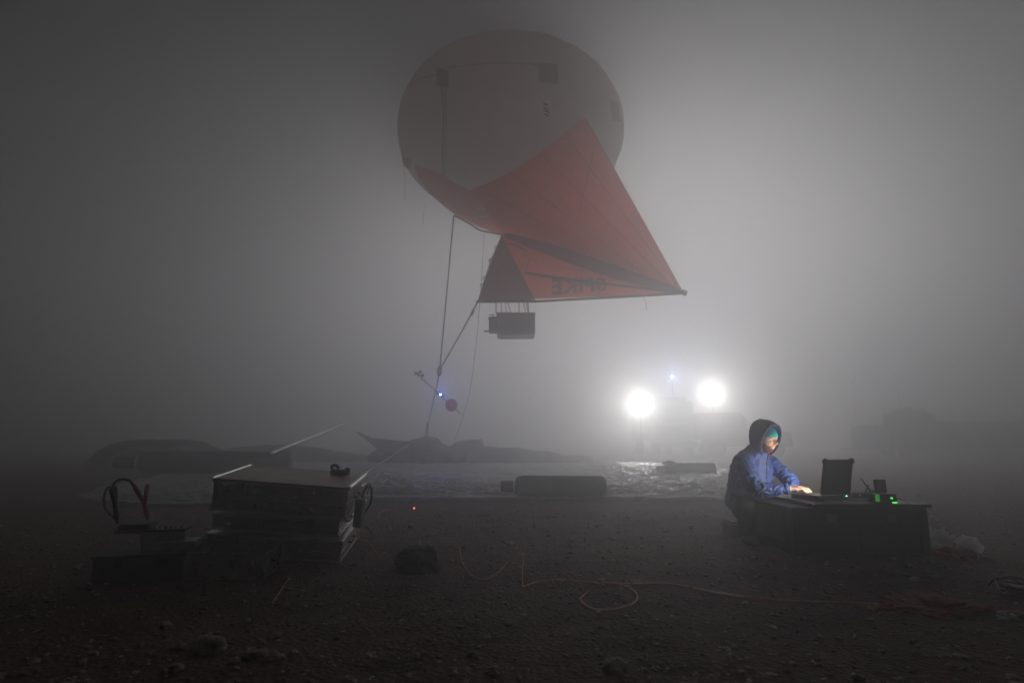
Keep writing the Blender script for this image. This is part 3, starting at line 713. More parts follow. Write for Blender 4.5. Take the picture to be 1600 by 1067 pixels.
g = gp(1430, 915); rag('paper_scrap', (g.x, g.y, .03), 1, .03, .02, .02, M_white, 'small pale paper scrap at the top of the big red net bag', 'paper', 40, 3, .6, 2.0)
db = gp(1592, 935)
cc = thing('cable_coil', 'dark loosely coiled cable at the right edge of the foreground', 'cable coil', db)
for k in range(5):
    bm = NB(); P = []
    for q in range(29):
        a = 2 * math.pi * q / 28; rr = .10 + .012 * k + .01 * math.sin(3 * a + k)
        P.append(V(db.x + .06 + rr * math.cos(a) + .012 * k, db.y + .04 + rr * .8 * math.sin(a), .012 + .014 * k + .012 * math.sin(a * 2 + k)))
    tube(bm, P, .006, 6); obj('coil_loop', bm, M_rubber, cc)
bm = NB(); box(bm, (db.x + .0, db.y - .0, .0), (db.x + .10, db.y + .07, .06), bev=.01); obj('plug_block', bm, M_dark, cc)
hose('pale_cable', [(1555, 905, .08), (1565, 925, .02), (1580, 925), (1596, 926)], .004, 'pale cable bent on the soil left of the dark cable coil', M_white)
hose('dark_cable', [(1545, 915), (1556, 904, .06), (1580, 903, .10), (1600, 912, .12)], .005, 'dark cable arching onto the dark cable coil', M_rubber)
g = gp(1573, 966); rag('plastic_scrap', (g.x, g.y, .0), 1, .045, .03, .02, M_white, 'small white plastic scrap below the dark cable coil', 'plastic scrap', 44, 3, .7, 2.0)

# ------------------------------------------------------------------ desk
desk = thing('field_desk', 'low black flight case used as a desk, brown board on top', 'desk', (2.7, 4.85, 0))
bm = NB(); box(bm, (2.10, 4.43, .02), (3.12, 5.25, .362), bev=.01); body = obj('case_body', bm, M_desk, desk)
bm = NB(); box(bm, (2.26, 4.40, .364), (3.14, 5.42, .392), bev=.004); obj('table_board', bm, M_desktop, desk)
bm = NB(); box(bm, (2.094, 4.56, .09), (2.102, 5.06, .33), bev=.002); obj('side_panel', bm, M_panel, desk)
for x0_ in (2.10, 2.60, 3.052):
    bm = NB(); box(bm, (x0_ - .003, 4.422, .035), (x0_ + .05, 4.432, .355), bev=.002); obj('edge_profile', bm, M_desk, desk)
for z0_ in (.035, .20, .335):
    bm = NB(); box(bm, (2.16, 4.424, z0_), (3.05, 4.430, z0_ + .018), bev=.002); obj('edge_profile', bm, M_desk, desk)
for (xx, zz) in ((2.90, .235), (2.76, .19)):
    bm = NB(); box(bm, (xx, 4.418, zz), (xx + .13, 4.427, zz + .05), bev=.002); obj('label_plate', bm, M_dark, desk)
for xx in (2.36, 2.80):
    bm = NB(); box(bm, (xx, 4.412, .26), (xx + .07, 4.429, .32), bev=.004); l = obj('butterfly_latch', bm, M_payload, desk)
for xx in (2.13, 3.03):
    for yy in (4.5, 5.08):
        bm = NB(); box(bm, (xx, yy, -.005), (xx + .05, yy + .05, .029), bev=.006); obj('foot', bm, M_rubber, desk)
ZT = .393
# laptop: rugged, back of the lid to the right
LH = V(2.56, 4.66, ZT)                       # middle of the hinge
ld = V(-.40, .917, 0).normalized()             # from hinge towards the user
lx = V(-ld.y, ld.x, 0)                        # along the hinge (towards the camera for negative)
ML = frame(LH, lx, -ld, V(0, 0, 1))           # local: x along hinge, y away from the user, z up
lap = thing('laptop', 'rugged black laptop open on the desk, its back turned to the camera', 'laptop', LH)
bm = NB(); box(bm, (-.165, -.27, .002), (.165, 0, .040), ML, .006); lb = obj('laptop_base', bm, M_dark, lap)
kk = NB()
for r_ in range(5):
    for c_ in range(13): box(kk, (-.14 + c_ * .0215, -.20 + r_ * .022, .0402), (-.122 + c_ * .0215, -.182 + r_ * .022, .0435), ML)
obj('keyboard', kk, M_rubber, lb)
tl = R(12); MLl = ML @ Matrix.Translation((0, -.005, .038)) @ Matrix.Rotation(-tl, 4, 'X')
bm = NB(); box(bm, (-.16, -.002, .01), (.16, .022, .29), MLl, .008); lid = obj('laptop_lid', bm, M_dark, lap)
bm = NB(); box(bm, (-.14, -.0045, .035), (.14, -.0025, .27), MLl)
M_screen = mat('laptop_screen', (.05, .05, .05), .3, emis=(1.0, .84, .68), estr=31.0)
obj('screen', bm, M_screen, lid)
for sx in (-1, 1):
    for zz in (.275,):
        bm = NB(); bmesh.ops.create_icosphere(bm, subdivisions=2, radius=.026, matrix=MLl @ Matrix.Translation((sx * .150, .012, zz)) @ Matrix.Diagonal((1, .8, 1, 1))); obj('corner_bumper', bm, M_rubber, lid)
bm = NB(); box(bm, (-.15, .022, .02), (.15, .030, .09), MLl, .004); obj('lid_rib', bm, M_dark, lid)
bm = NB(); bmesh.ops.create_icosphere(bm, subdivisions=1, radius=.0045, matrix=ML @ Matrix.Translation((-.13, .006, .03)))
obj('status_led', bm, mat('pale_green_led', (.2, 1, .5), .4, emis=(.25, 1, .5), estr=6), lap)
# small pale triangular mark on the near side of the laptop base
bm = NB(); p0 = ML @ V(-.1668, -.12, .012)
vtx = [bm.verts.new(ML @ V(-.1672, -.12 + a, b)) for a, b in ((0, .012), (.022, .012), (.011, .030))]
bm.faces.new(vtx); bmesh.ops.solidify(bm, geom=bm.faces[:], thickness=.001); obj('triangle_mark', bm, M_rim, lap)

rt = thing('network_router', 'flat black box with a small light lying right of the laptop', 'router', at(1340, 778, 4.85))
c = gp(1340, 777, ZT)
bm = NB(); box(bm, (c.x - .085, c.y - .06, ZT + .003), (c.x + .08, c.y + .06, ZT + .045), bev=.008); obj('router_body', bm, M_dark, rt)
bm = NB(); box(bm, (c.x - .02, c.y - .064, ZT + .022), (c.x - .008, c.y - .0605, ZT + .030)); obj('router_light', bm, mat('grey_indicator', (.5, .5, .5), .4, emis=(.7, .7, .7), estr=.2), rt)
bm = NB(); tube(bm, [(c.x + .085, c.y, ZT + .02), at(1352, 770, 4.8), at(1357, 757, 4.8)], [.006, .006, .005], 8); obj('aerial', bm, M_dark, rt)
hr = thing('handheld_radio', 'black two way radio leaning with its long aerial pointing up left', 'radio', gp(1366, 782, ZT))
c = gp(1368, 782, ZT)
MR = frame(c, V(.94, .33, 0), V(-.33, .94, 0), V(0, 0, 1)) @ Matrix.Rotation(R(-12), 4, 'Y')
bm = NB(); box(bm, (-.032, -.018, .012), (.028, .018, .085), MR, .006); obj('radio_body', bm, mat('dull_green_plastic', (.03, .06, .04), .4), hr)
bm = NB(); tube(bm, [at(1363, 769, c.y), at(1356, 761, c.y), at(1345, 746, c.y)], [.007, .006, .0035], 8); obj('aerial', bm, M_dark, hr)
gb = thing('charger_box', 'black and green charger box with glowing green lights on the desk', 'charger', gp(1385, 786, ZT))
c = gp(1385, 786, ZT)
bm = NB(); box(bm, (c.x - .075, c.y, ZT + .002), (c.x + .085, c.y + .11, ZT + .07), bev=.006); obj('charger_body', bm, mat('dark_green_case', (.012, .035, .012), .4), gb)
bm = NB(); box(bm, (c.x - .082, c.y - .008, ZT + .014), (c.x - .05, c.y - .001, ZT + .068), bev=.002); obj('green_window', bm, M_green, gb)
bm = NB(); box(bm, (c.x + .045, c.y - .006, ZT + .004), (c.x + .08, c.y - .001, ZT + .012)); obj('green_led', bm, mat('green_led_glow', (.1, 1, .1), .4, emis=(.1, 1, .1), estr=1.8), gb)
bm = NB(); box(bm, (c.x + .035, c.y - .004, ZT + .035), (c.x + .05, c.y - .001, ZT + .045)); obj('green_led', bm, bpy.data.materials['green_led_glow'], gb)
bm = NB(); box(bm, (c.x - .045, c.y + .03, ZT + .073), (c.x + .035, c.y + .06, ZT + .175), bev=.005)
tag(obj('small_tablet', bm, mat('dark_red_brown_case', (.06, .035, .03), .5)), 'small upright brown black device standing on the charger box', 'device')
c2 = gp(1345, 785, ZT); bm = NB(); box(bm, (c2.x - .11, c2.y - .015, ZT + .001), (c2.x + .1, c2.y + .06, ZT + .003)); tag(obj('paper_sheet', bm, mat('pale_paper', (.45, .45, .45), .6)), 'pale paper sheet on the front edge of the desk right of the laptop', 'paper')
rope('desk_cable', [gp(1398, 779, ZT + .03), gp(1405, 779, ZT + .02), gp(1415, 783, ZT + .006), gp(1424, 787, ZT + .004)], .0035, 'thin black cable from the charger box over the desk board', 'cable', M_rubber)
rope('data_cable', [gp(1322, 777, ZT + .02), gp(1336, 782, ZT + .006), gp(1354, 782, ZT + .006), gp(1372, 785, ZT + .01)], .004, 'black cable lying between the laptop and the charger box', 'cable', M_rubber)

# ------------------------------------------------------------------ person
def skin_mesh(chains, sub=2):
    """chains: list of lists of (point, radius or (rx, ry)); each grown with the Skin modifier, returned as one bmesh"""
    out = NB()
    for ch in chains:
        me = bpy.data.meshes.new('s'); me.from_pydata([tuple(p) for p, r in ch], [(i, i + 1) for i in range(len(ch) - 1)], [])
        o = bpy.data.objects.new('s', me); COL.objects.link(o); o.modifiers.new('s', 'SKIN'); sk = me.skin_vertices[0].data
        for i, (p, r) in enumerate(ch): sk[i].radius = r if isinstance(r, tuple) else (r, r)
        sk[0].use_root = True
        o.modifiers.new('d', 'SUBSURF').levels = sub; o.modifiers['d'].render_levels = sub
        dg = bpy.context.evaluated_depsgraph_get(); dg.update()
        e = bpy.data.meshes.new_from_object(o.evaluated_get(dg)); out.from_mesh(e)
        bpy.data.objects.remove(o); bpy.data.meshes.remove(e)
    return out
def voxel(bm, size, smooth_it=0):
    me = bpy.data.meshes.new('v'); bm.to_mesh(me); bm.free(); o = bpy.data.objects.new('v', me); COL.objects.link(o)
    r = o.modifiers.new('r', 'REMESH'); r.mode = 'VOXEL'; r.voxel_size = size
    if smooth_it: s = o.modifiers.new('s', 'SMOOTH'); s.iterations = smooth_it; s.factor = .5
    dg = bpy.context.evaluated_depsgraph_get(); dg.update()
    e = bpy.data.meshes.new_from_object(o.evaluated_get(dg)); bpy.data.objects.remove(o)
    b = NB(); b.from_mesh(e); bpy.data.meshes.remove(e); return b
HC = V(2.25, 5.10, .870)                     # head centre
hf = V(.375, -.927, -.20).normalized()          # where the face points
hr_ = hf.cross(V(0, 0, 1)).normalized()       # the head's own right... image left
hu = hr_.cross(hf).normalized()
MH = frame(HC, -hr_, hf, hu)                  # local: x to his left, y forward, z up
def g2(x, z, x0, z0, sx, sz): return math.exp(-((x - x0) / sx) ** 2 - ((z - z0) / sz) ** 2)
def head_bm():
    bm = NB(); bmesh.ops.create_icosphere(bm, subdivisions=5, radius=1)
    for v in bm.verts:
        d = v.co.copy(); x, y, z = d.x * .074, d.y * .094, d.z * .118
        if z < -.02: k = 1 - .30 * min(1, (-.02 - z) / .09); x *= k; y *= (1 - .10 * min(1, (-.02 - z) / .09))
        if d.y > 0:
            f = d.y
            y += f * (-.012 * g2(abs(x), z, .030, .012, .016, .012))                      # eye sockets
            y += f * .008 * g2(abs(x), z, .026, .034, .024, .009)                          # brow
            y += .030 * g2(x, z, 0, -.014, .011, .016) + .016 * g2(x, z, 0, .008, .009, .020)  # nose
            y += f * .006 * g2(abs(x), z, .045, -.018, .016, .018)                         # cheekbones
            y += .008 * g2(x, z, 0, -.048, .024, .007) + .009 * g2(x, z, 0, -.060, .020, .006)   # lips
            y -= .006 * g2(x, z, 0, -.0535, .024, .0022)
            y += .014 * g2(x, z, 0, -.090, .024, .016)                                     # chin
        v.co = MH @ V(x, y, z)
    for sx in (-1, 1):                                                                     # ears
        bmesh.ops.create_icosphere(bm, subdivisions=3, radius=1, matrix=MH @ Matrix.Translation((sx * .074, -.012, -.005)) @ Matrix.Diagonal((.008, .018, .030, 1)))
    return bm
SHR, SHL = V(2.005, 5.11, .705), V(2.325, 5.32, .705)
ELR, ELL = V(2.05, 4.95, .435), V(2.43, 5.10, .52)
WRR, WRL = V(2.31, 4.90, .462), V(2.43, 5.03, .470)
HIP = V(2.13, 5.33, .28)
def hand(w_, dirv, side, curl=1.0):
    """wrist, pointing direction, side=+1 when the thumb lies to the left of dirv seen from above"""
    d = Vector(dirv).normalized(); s = V(-d.y, d.x, 0).normalized() * side; up = V(0, 0, 1)
    ch = [[(w_ - d * .03, (.026, .020)), (w_ + d * .01, (.030, .019)), (w_ + d * .05 + up * .006, (.040, .016)), (w_ + d * .085 + up * .002, (.040, .013))]]
    for k, (off, L) in enumerate(((.030, .068), (.010, .078), (-.010, .074), (-.030, .058))):
        b = w_ + d * .075 + s * off * .95; rr = .0092 - .0006 * k
        ch.append([(b - d * .02, rr), (b + d * .012 + up * .006, rr), (b + d * L * .45 + up * (.008 + .002 * k % 3), rr * .95), (b + d * L * .80 - up * .006 * curl, rr * .88), (b + d * L * .95 - up * .022 * curl, rr * .75)])
    b = w_ + d * .02 + s * .055
    ch.append([(b - s * .01, .013), (b + d * .02 + s * .014 - up * .004, .0115), (b + d * .045 + s * .022 - up * .010, .0105), (b + d * .068 + s * .020 - up * .016, .0085)])
    return ch
dR = V(.60, -.22, -.03); dL = V(.28, -.66, -.1)
chains = [[(HIP, (.13, .10)), (V(2.135, 5.28, .45), (.12, .09)), (V(2.155, 5.235, .62), (.14, .095)), (V(2.185, 5.19, .72), (.07, .06)), (V(2.21, 5.15, .79), (.052, .05)), (HC + V(-.01, .02, -.03), (.05, .05))],
          [(V(2.13, 5.22, .68), .06), (SHR, .05), (ELR, .04), (WRR - dR.normalized() * .02, (.026, .022))],
          [(V(2.19, 5.26, .68), .06), (SHL, .05), (ELL, .038), (WRL - dL.normalized() * .02, (.026, .022))],
          [(HIP, .09), (V(1.99, 5.08, .30), .075), (V(1.95, 4.90, .32), .055), (V(1.955, 4.93, .18), .048), (V(1.97, 4.97, .09), .035)],
          [(HIP + V(.1, 0, 0), .09), (V(2.16, 5.22, .30), .07), (V(2.22, 5.24, .28), .05), (V(2.17, 5.36, .10), .04)]]
chains += hand(WRR, dR, 1) + hand(WRL, dL, 1)
person = thing('person', 'seated person in a blue hooded jacket and teal headband typing on the laptop', 'person', (2.05, 5.2, 0))
bm = skin_mesh(chains); tmp = bpy.data.meshes.new('h'); hb = head_bm(); hb.to_mesh(tmp); hb.free(); bm.from_mesh(tmp)
bm = voxel(bm, .0034, 1)
def skin_material():
    m = mat('skin', (.78, .54, .43), .5, 0, (.72, .46, .36), 25, .08, 120); b = m.node_tree.nodes['Principled BSDF']
    b.inputs['Subsurface Weight'].default_value = .12; b.inputs['Subsurface Radius'].default_value = (.01, .004, .002); return m
obj('body', bm, skin_material(), person, smooth=True)
for sx in (-1, 1):
    bm = NB(); bmesh.ops.create_uvsphere(bm, u_segments=16, v_segments=10, radius=.0115, matrix=MH @ Matrix.Translation((sx * .031, .0705, .010))); e = obj('eye', bm, mat('eye_white', (.7, .66, .62), .2) if sx < 0 else bpy.data.materials['eye_white'], person, smooth=True)
    bm = NB(); bmesh.ops.create_uvsphere(bm, u_segments=12, v_segments=8, radius=.0062, matrix=MH @ Matrix.Translation((sx * .031, .0768, .006))); obj('iris', bm, mat('iris', (.05, .07, .08), .2) if sx < 0 else bpy.data.materials['iris'], e, smooth=True)
    bm = NB(); tube(bm, [MH @ V(sx * .018, .0845, .028), MH @ V(sx * .032, .083, .031), MH @ V(sx * .046, .073, .027)], [.002, .0035, .0015], 6); obj('eyebrow', bm, mat('brown_hair', (.20, .10, .055), .8) if sx < 0 else bpy.data.materials['brown_hair'], person)
# short beard: a thin shell over jaw and chin
bm = head_bm()
dele = []
for v in bm.verts:
    p = MH.inverted() @ v.co
    keep = p.z < -.040 and p.y > -.02 and not (abs(p.x) < .022 and p.z > -.064 and p.y > .06)
    keep = keep or (p.z < -.02 and abs(p.x) > .050 and -.01 < p.y < .055) or (abs(p.x) < .028 and -.044 < p.z < -.036 and p.y > .06)
    if not keep: dele.append(v)
    else:
        q = p.normalized() * (.0015 + .0015 * nz(p.x, p.y, p.z, 160)); v.co = MH @ (p + q)
bmesh.ops.delete(bm, geom=dele, context='VERTS'); obj('beard', bm, bpy.data.materials['brown_hair'], person)
# headband
bm = NB(); rs = []
for z0_, gr in ((.030, 1.04), (.036, 1.075), (.050, 1.085), (.066, 1.10), (.086, 1.12), (.104, 1.10)):
    row = []
    for k in range(48):
        a = 2 * math.pi * k / 48; x, y = math.cos(a), math.sin(a); s = math.sqrt(max(0, 1 - (z0_ / .118) ** 2))
        wv = 1 + .015 * nz(x * 3, y * 3, z0_ * 60)
        row.append(MH @ V(x * .074 * s * gr * wv, y * .094 * s * gr * wv + .004 * (y > 0), z0_ + .006 * y))
    rs.append(row)
rings(bm, rs, cap=False)
obj('headband', bm, mat('teal_patterned_headband', (.02, .32, .42), .7, 0, (.05, .55, .62), 60, .3, 150, detail=1), person, smooth=True)
# hood: lofted round the head axis, open at the face
M_jacket = mat('blue_jacket_cloth', (.034, .095, .37), .55, 0, (.028, .08, .33), 12, .25, 60, sheen=.12)
HO = Matrix.Translation(V(0, 0, .0)) @ MH
def hood_ring(y, rx, rz, zc, n=44, sq=.0, top=0):
    row = []
    for k in range(n):
        a = 2 * math.pi * k / n; c_, s_ = math.cos(a), math.sin(a)
        x = .94 * rx * (abs(c_) ** .9) * (1 if c_ > 0 else -1); z = .96 * rz * (abs(s_) ** .92) * (1 if s_ > 0 else -1)
        f = 1 + .035 * nz(x * 14, y * 14, z * 14 + 4)
        yy = y - .035 * max(0, -s_) * top + .025 * max(0, s_) * top
        row.append(MH @ V(x * f, yy, zc + z * f))
    return row
outer = [(-.150, .02, .03, .03, 0), (-.145, .062, .085, .032, 0), (-.120, .096, .125, .030, 0), (-.075, .112, .160, .018, 0), (-.02, .120, .170, .010, .3), (.012, .124, .168, .010, .5), (.034, .119, .164, .004, .9), (.050, .113, .157, .002, 1.2)]
inner = [(.047, .106, .149, .002, 1.2), (.030, .107, .150, .002, .9), (.0, .108, .150, .006, .5), (-.05, .106, .145, .012, 0), (-.10, .08, .11, .02, 0), (-.125, .03, .04, .02, 0)]
rs = [hood_ring(y, rx, rz, zc, top=t) for y, rx, rz, zc, t in outer] + [hood_ring(y, rx, rz, zc, top=t) for y, rx, rz, zc, t in inner]
bm = NB(); rings(bm, rs, cap=True); hood = obj('hood', bm, M_jacket, person, smooth=True)
bm = NB(); P = hood_ring(.050, .110, .153, .002, top=1.2); tube(bm, P + [P[0]], .0065, 6); obj('hood_rim', bm, mat('hood_binding', (.05, .07, .14), .6), hood, smooth=True)
# jacket
def jr(p, r): return (p, r)
jch = [[(HIP + V(-.01, .01, -.06), (.20, .17)), (HIP + V(-.01, 0, .06), (.205, .17)), (V(2.135, 5.27, .46), (.205, .165)), (V(2.15, 5.235, .60), (.215, .160)), (V(2.17, 5.205, .705), (.165, .125)), (V(2.20, 5.165, .775), (.10, .09)), (V(2.21, 5.15, .81), (.085, .08))],
       [(V(2.12, 5.22, .66), .10), (SHR + V(0, 0, -.01), .096), (SHR.lerp(ELR, .5) + V(-.005, 0, 0), .088), (ELR, .080), (ELR.lerp(WRR, .5) + V(0, 0, .005), .066), (WRR - dR.normalized() * .035, .044), (WRR - dR.normalized() * .012, .040)],
       [(V(2.21, 5.25, .66), .10), (SHL + V(0, 0, -.01), .085), (SHL.lerp(ELL, .5), .074), (ELL, .066), (ELL.lerp(WRL, .5), .056), (WRL - dL.normalized() * .03, .042), (WRL - dL.normalized() * .01, .038)]]
bm = voxel(skin_mesh(jch), .0075, 3)
bm.normal_update()
segs = [(SHR, ELR), (ELR, WRR), (SHL, ELL), (ELL, WRL), (HIP, V(2.17, 5.205, .70))]
for v in bm.verts:
    p = v.co; best = (9, 0, 0)
    for i, (a, b) in enumerate(segs):
        ab = b - a; t = max(0, min(1, (p - a).dot(ab) / ab.length_squared)); dd = (p - a - ab * t).length - (.08 if i == 4 else 0)
        if dd < best[0]: best = (dd, t * ab.length, i)
    s = best[1]; i = best[2]
    w1 = nz(p.x * 9, p.y * 9, p.z * 9 + i)
    if i < 4: f = .0065 * math.sin(s * (80 if i in (1, 3) else 62) + 13 * w1 + 4 * nz(p.x * 22, p.y * 22, p.z * 22) + i) * (.45 + .55 * math.exp(-((s - (0 if i in (1, 3) else .27)) / .13) ** 2))
    else: f = .006 * math.sin(p.z * 62 + 5 * w1) * .5
    f += .010 * w1 + .004 * nz(p.x * 26, p.y * 26, p.z * 26)
    v.co = p + v.normal * f
jk = obj('jacket', bm, M_jacket, person, smooth=True)
# zip, seams, cuffs
jf = V(.45, -.89, 0).normalized()
zp = []
bpy.context.view_layer.update(); deps = bpy.context.evaluated_depsgraph_get(); deps.update()
def on_jacket(x0, z):
    """front surface point of the jacket at height z"""
    o = V(*x0) ; o.z = z
    off = origin_of(jk); hit_, loc, nrm, _ = jk.ray_cast(o + jf * 1.0 - off, -jf)
    return (loc + off, nrm) if hit_ else (None, None)
for z in [.775, .74, .70, .66, .62, .58, .54, .50, .46]:
    k = (z - .45) / .33
    l, n = on_jacket((2.14 + .075 * k, 5.26 - .06 * k, 0), z)
    if l: zp.append(l + n * .002)
if len(zp) > 3:
    bm = NB(); tube(bm, spline(zp, 4), .0045, 6); obj('zip', bm, M_dark, jk)
    bm = NB(); tube(bm, [zp[1] + jf * .006, zp[1] + jf * .006 + V(.004, 0, -.04)], .004, 6); obj('zip_pull', bm, M_red, jk)
pk = []
for z in (.66, .64, .62):
    l, n = on_jacket((2.225, 5.235, 0), z)
    if l: pk.append(l + n * .002)
if len(pk) == 3: bm = NB(); tube(bm, pk, .004, 6); obj('pocket_zip', bm, M_dark, jk)
for (w_, dd) in ((WRR, dR), (WRL, dL)):
    d = dd.normalized(); bm = NB(); lathe(bm, w_ - d * .030, d, [(0, .040), (.004, .046), (.030, .047), (.034, .042), (.03, .036), (.0, .034)], 24); obj('cuff', bm, M_jacket, jk, smooth=True)
bm = NB(); d = dR.normalized(); lathe(bm, WRR + d * .006, d, [(0, .030), (.002, .034), (.012, .034), (.014, .030)], 20); obj('wristband', bm, mat('pale_wristband', (.5, .55, .5), .4), person)
# trousers and boots
M_tr = mat('dark_trousers', (.02, .022, .026), .8, bump=.3)
tch = [[(HIP + V(0, .02, -.02), .15), (V(1.99, 5.08, .29), .105), (V(1.945, 4.90, .315), .082), (V(1.955, 4.94, .18), .070), (V(1.97, 4.98, .08), .060)],
       [(HIP + V(.08, .02, -.02), .14), (V(2.15, 5.26, .28), .10), (V(2.20, 5.26, .26), .08), (V(2.17, 5.36, .10), .06)]]
bm = voxel(skin_mesh(tch), .010, 2); bm.normal_update()
for v in bm.verts: v.co += v.normal * .008 * nz(v.co.x * 12, v.co.y * 12, v.co.z * 12)
obj('trousers', bm, M_tr, person, smooth=True)
for (a, b) in ((V(1.97, 5.0, .05), V(1.99, 4.84, .04)), (V(2.17, 5.40, .05), V(2.2, 5.26, .04))):
    bm = skin_mesh([[(a + V(0, .01, .07), .052), (a, .056), (a.lerp(b, .5), (.05, .042)), (b, (.045, .032))]]); obj('boot', bm, M_rubber, person, smooth=True)
st = thing('camping_stool', 'low dark box the seated person sits on', 'stool', (2.03, 5.42, 0))
bm = NB(); box(bm, (1.99, 5.36, .0), (2.24, 5.60, .115), bev=.01); obj('seat_box', bm, M_dark, st)
bm = NB(); box(bm, (1.995, 5.365, .117), (2.235, 5.595, .135), bev=.006); obj('seat_pad', bm, M_rubber, st)

# ------------------------------------------------------------------ floodlights
def floodlight(px, py, Y, pw, label, hgt_base, aim, nm='floodlight'):
    c = at(px, py, Y); d = (Vector(aim) - c).normalized(); s = d.cross(V(0, 0, 1)).normalized(); u = s.cross(d)
    MF = frame(c, s, d, u)
    t = thing(nm, label, 'floodlight', (c.x, c.y, hgt_base), 'floodlights shining toward the camera')
    bm = NB(); box(bm, (-.20, -.16, -.15), (.20, -.006, .15), MF, .02); obj('housing', bm, M_dark, t)
    for k in range(6):
        bm = NB(); box(bm, (-.18 + k * .066, -.21, -.13), (-.165 + k * .066, -.162, .13), MF); obj('cooling_fin', bm, M_dark, t)
    bm = NB(); box(bm, (-.17, -.003, -.12), (.17, .004, .12), MF); obj('lens', bm, mat('lit_floodlight_lens', (.9, .9, .9), .3, emis=(1, .98, .9), estr=60) if 'lit_floodlight_lens' not in bpy.data.materials else bpy.data.materials['lit_floodlight_lens'], t)
    bm = NB(); tube(bm, [MF @ V(-.225, -.08, 0), MF @ V(-.225, -.08, -.24), MF @ V(.225, -.08, -.24), MF @ V(.225, -.08, 0)], .018, 6); obj('bracket', bm, M_dark, t)
    bm = NB(); q = MF @ V(0, -.08, -.24); tube(bm, [(q.x, q.y, q.z), (q.x, q.y, hgt_base)], .022, 8); obj('pole', bm, M_dark, t)
    if hgt_base < .1:
        for k in range(3):
            a = 2.1 * k + .5; bm = NB(); tube(bm, [(q.x, q.y, .9), (q.x + .6 * math.cos(a), q.y + .6 * math.sin(a), .02)], .018, 6); obj('tripod_leg', bm, M_dark, t)
    l = bpy.data.lights.new('floodlight_beam', 'SPOT'); l.energy = pw; l.spot_size = R(110); l.spot_blend = 1; l.shadow_soft_size = .12; l.color = (1, .985, .93)
    o = bpy.data.objects.new('floodlight_beam', l); COL.objects.link(o); o.parent = t; o.location = (MF @ V(0, .03, 0)) - origin_of(t); o.rotation_euler = d.to_track_quat('-Z', 'Y').to_euler()
    return t
floodlight(1000, 631, 30, LAMP_W * 1.1, 'left and lower of the two blazing white floodlights in the fog', 0.0, (0, 0, .9))
floodlight(1113, 615, 30, LAMP_W, 'right and higher of the two blazing white floodlights, above the pickup roof', 2.42, (0, 0, .9))

# ------------------------------------------------------------------ vehicles
def wheel(parent, c, r, wdt, axis=(1, 0, 0)):
    ax = Vector(axis).normalized(); a = Vector(c) - ax * wdt / 2
    bm = NB(); lathe(bm, a, ax, [(0, r * .55), (.01, r * .9), (wdt * .15, r), (wdt * .85, r), (wdt - .01, r * .9), (wdt, r * .55)], 28); t = obj('wheel', bm, M_tyre, parent)
    bm = NB(); lathe(bm, a - ax * .003, ax, [(0, 0), (.001, r * .5), (wdt + .006, r * .5), (wdt + .007, 0)], 20); obj('rim', bm, M_grey, t)
# truck seen from the front, between the floodlights
TY = 2.0; tc_ = at(1055, 690, 32 + TY).x
truck = thing('truck', 'tall truck front standing as a faint silhouette between the two floodlights', 'truck', (tc_, 33 + TY, 0))
x0_, x1_ = tc_ - 1.15, tc_ + 1.15
bm = NB(); box(bm, (x0_, 31.8 + TY, .9), (x1_, 34 + TY, 3.25), bev=.12); obj('cab', bm, M_grey, truck)
bm = NB(); box(bm, (x0_ + .15, 31.76 + TY, 2.0), (x1_ - .15, 31.79 + TY, 2.95), bev=.01); obj('windscreen', bm, M_glass, truck)
bm = NB(); box(bm, (x0_ + .3, 31.76 + TY, 1.15), (x1_ - .3, 31.79 + TY, 1.75), bev=.01); obj('grille', bm, M_dark, truck)
bm = NB(); box(bm, (x0_ - .03, 31.6 + TY, .55), (x1_ + .03, 31.95 + TY, .88), bev=.04); obj('bumper', bm, M_dark, truck)
bm = NB(); box(bm, (x0_ - .05, 34.2 + TY, .95), (x1_ + .05, 38.5 + TY, 3.45), bev=.05); obj('cargo_box', bm, M_grey, truck)
bm = NB(); box(bm, (x0_ + .3, 32.2 + TY, 3.26), (x1_ - .3, 33.6 + TY, 3.5), bev=.08); obj('roof_hatch', bm, M_grey, truck)
for sx in (-1, 1):
    wheel(truck, (tc_ + sx * .98, 32.6 + TY, .52), .52, .32); wheel(truck, (tc_ + sx * .98, 37.2 + TY, .52), .52, .32)
    bm = NB(); box(bm, (tc_ + sx * 1.32 - .1, 31.8 + TY, 2.0), (tc_ + sx * 1.32 + .1, 31.87 + TY, 2.5), bev=.02); obj('mirror', bm, M_dark, truck)
    bm = NB(); tube(bm, [(tc_ + sx * 1.14, 31.9 + TY, 2.4), (tc_ + sx * 1.32, 31.84 + TY, 2.45)], .02, 6); obj('mirror_arm', bm, M_dark, truck)
bm = NB(); bcn = at(1050, 588, 32.0 + TY); tube(bm, [(bcn.x, bcn.y, 3.5), (bcn.x, bcn.y, bcn.z - .06)], .03, 8); be = obj('beacon_mast', bm, M_dark, truck)
bm = NB(); bmesh.ops.create_icosphere(bm, subdivisions=2, radius=.055, matrix=Matrix.Translation(bcn)); bl = obj('beacon_lamp', bm, mat('blue_white_beacon', (.7, .8, 1), .3, emis=(.75, .85, 1), estr=150), be)
point('beacon_light', bcn + V(0, -.15, 0), 260, (.38, .5, 1), bl, .05)
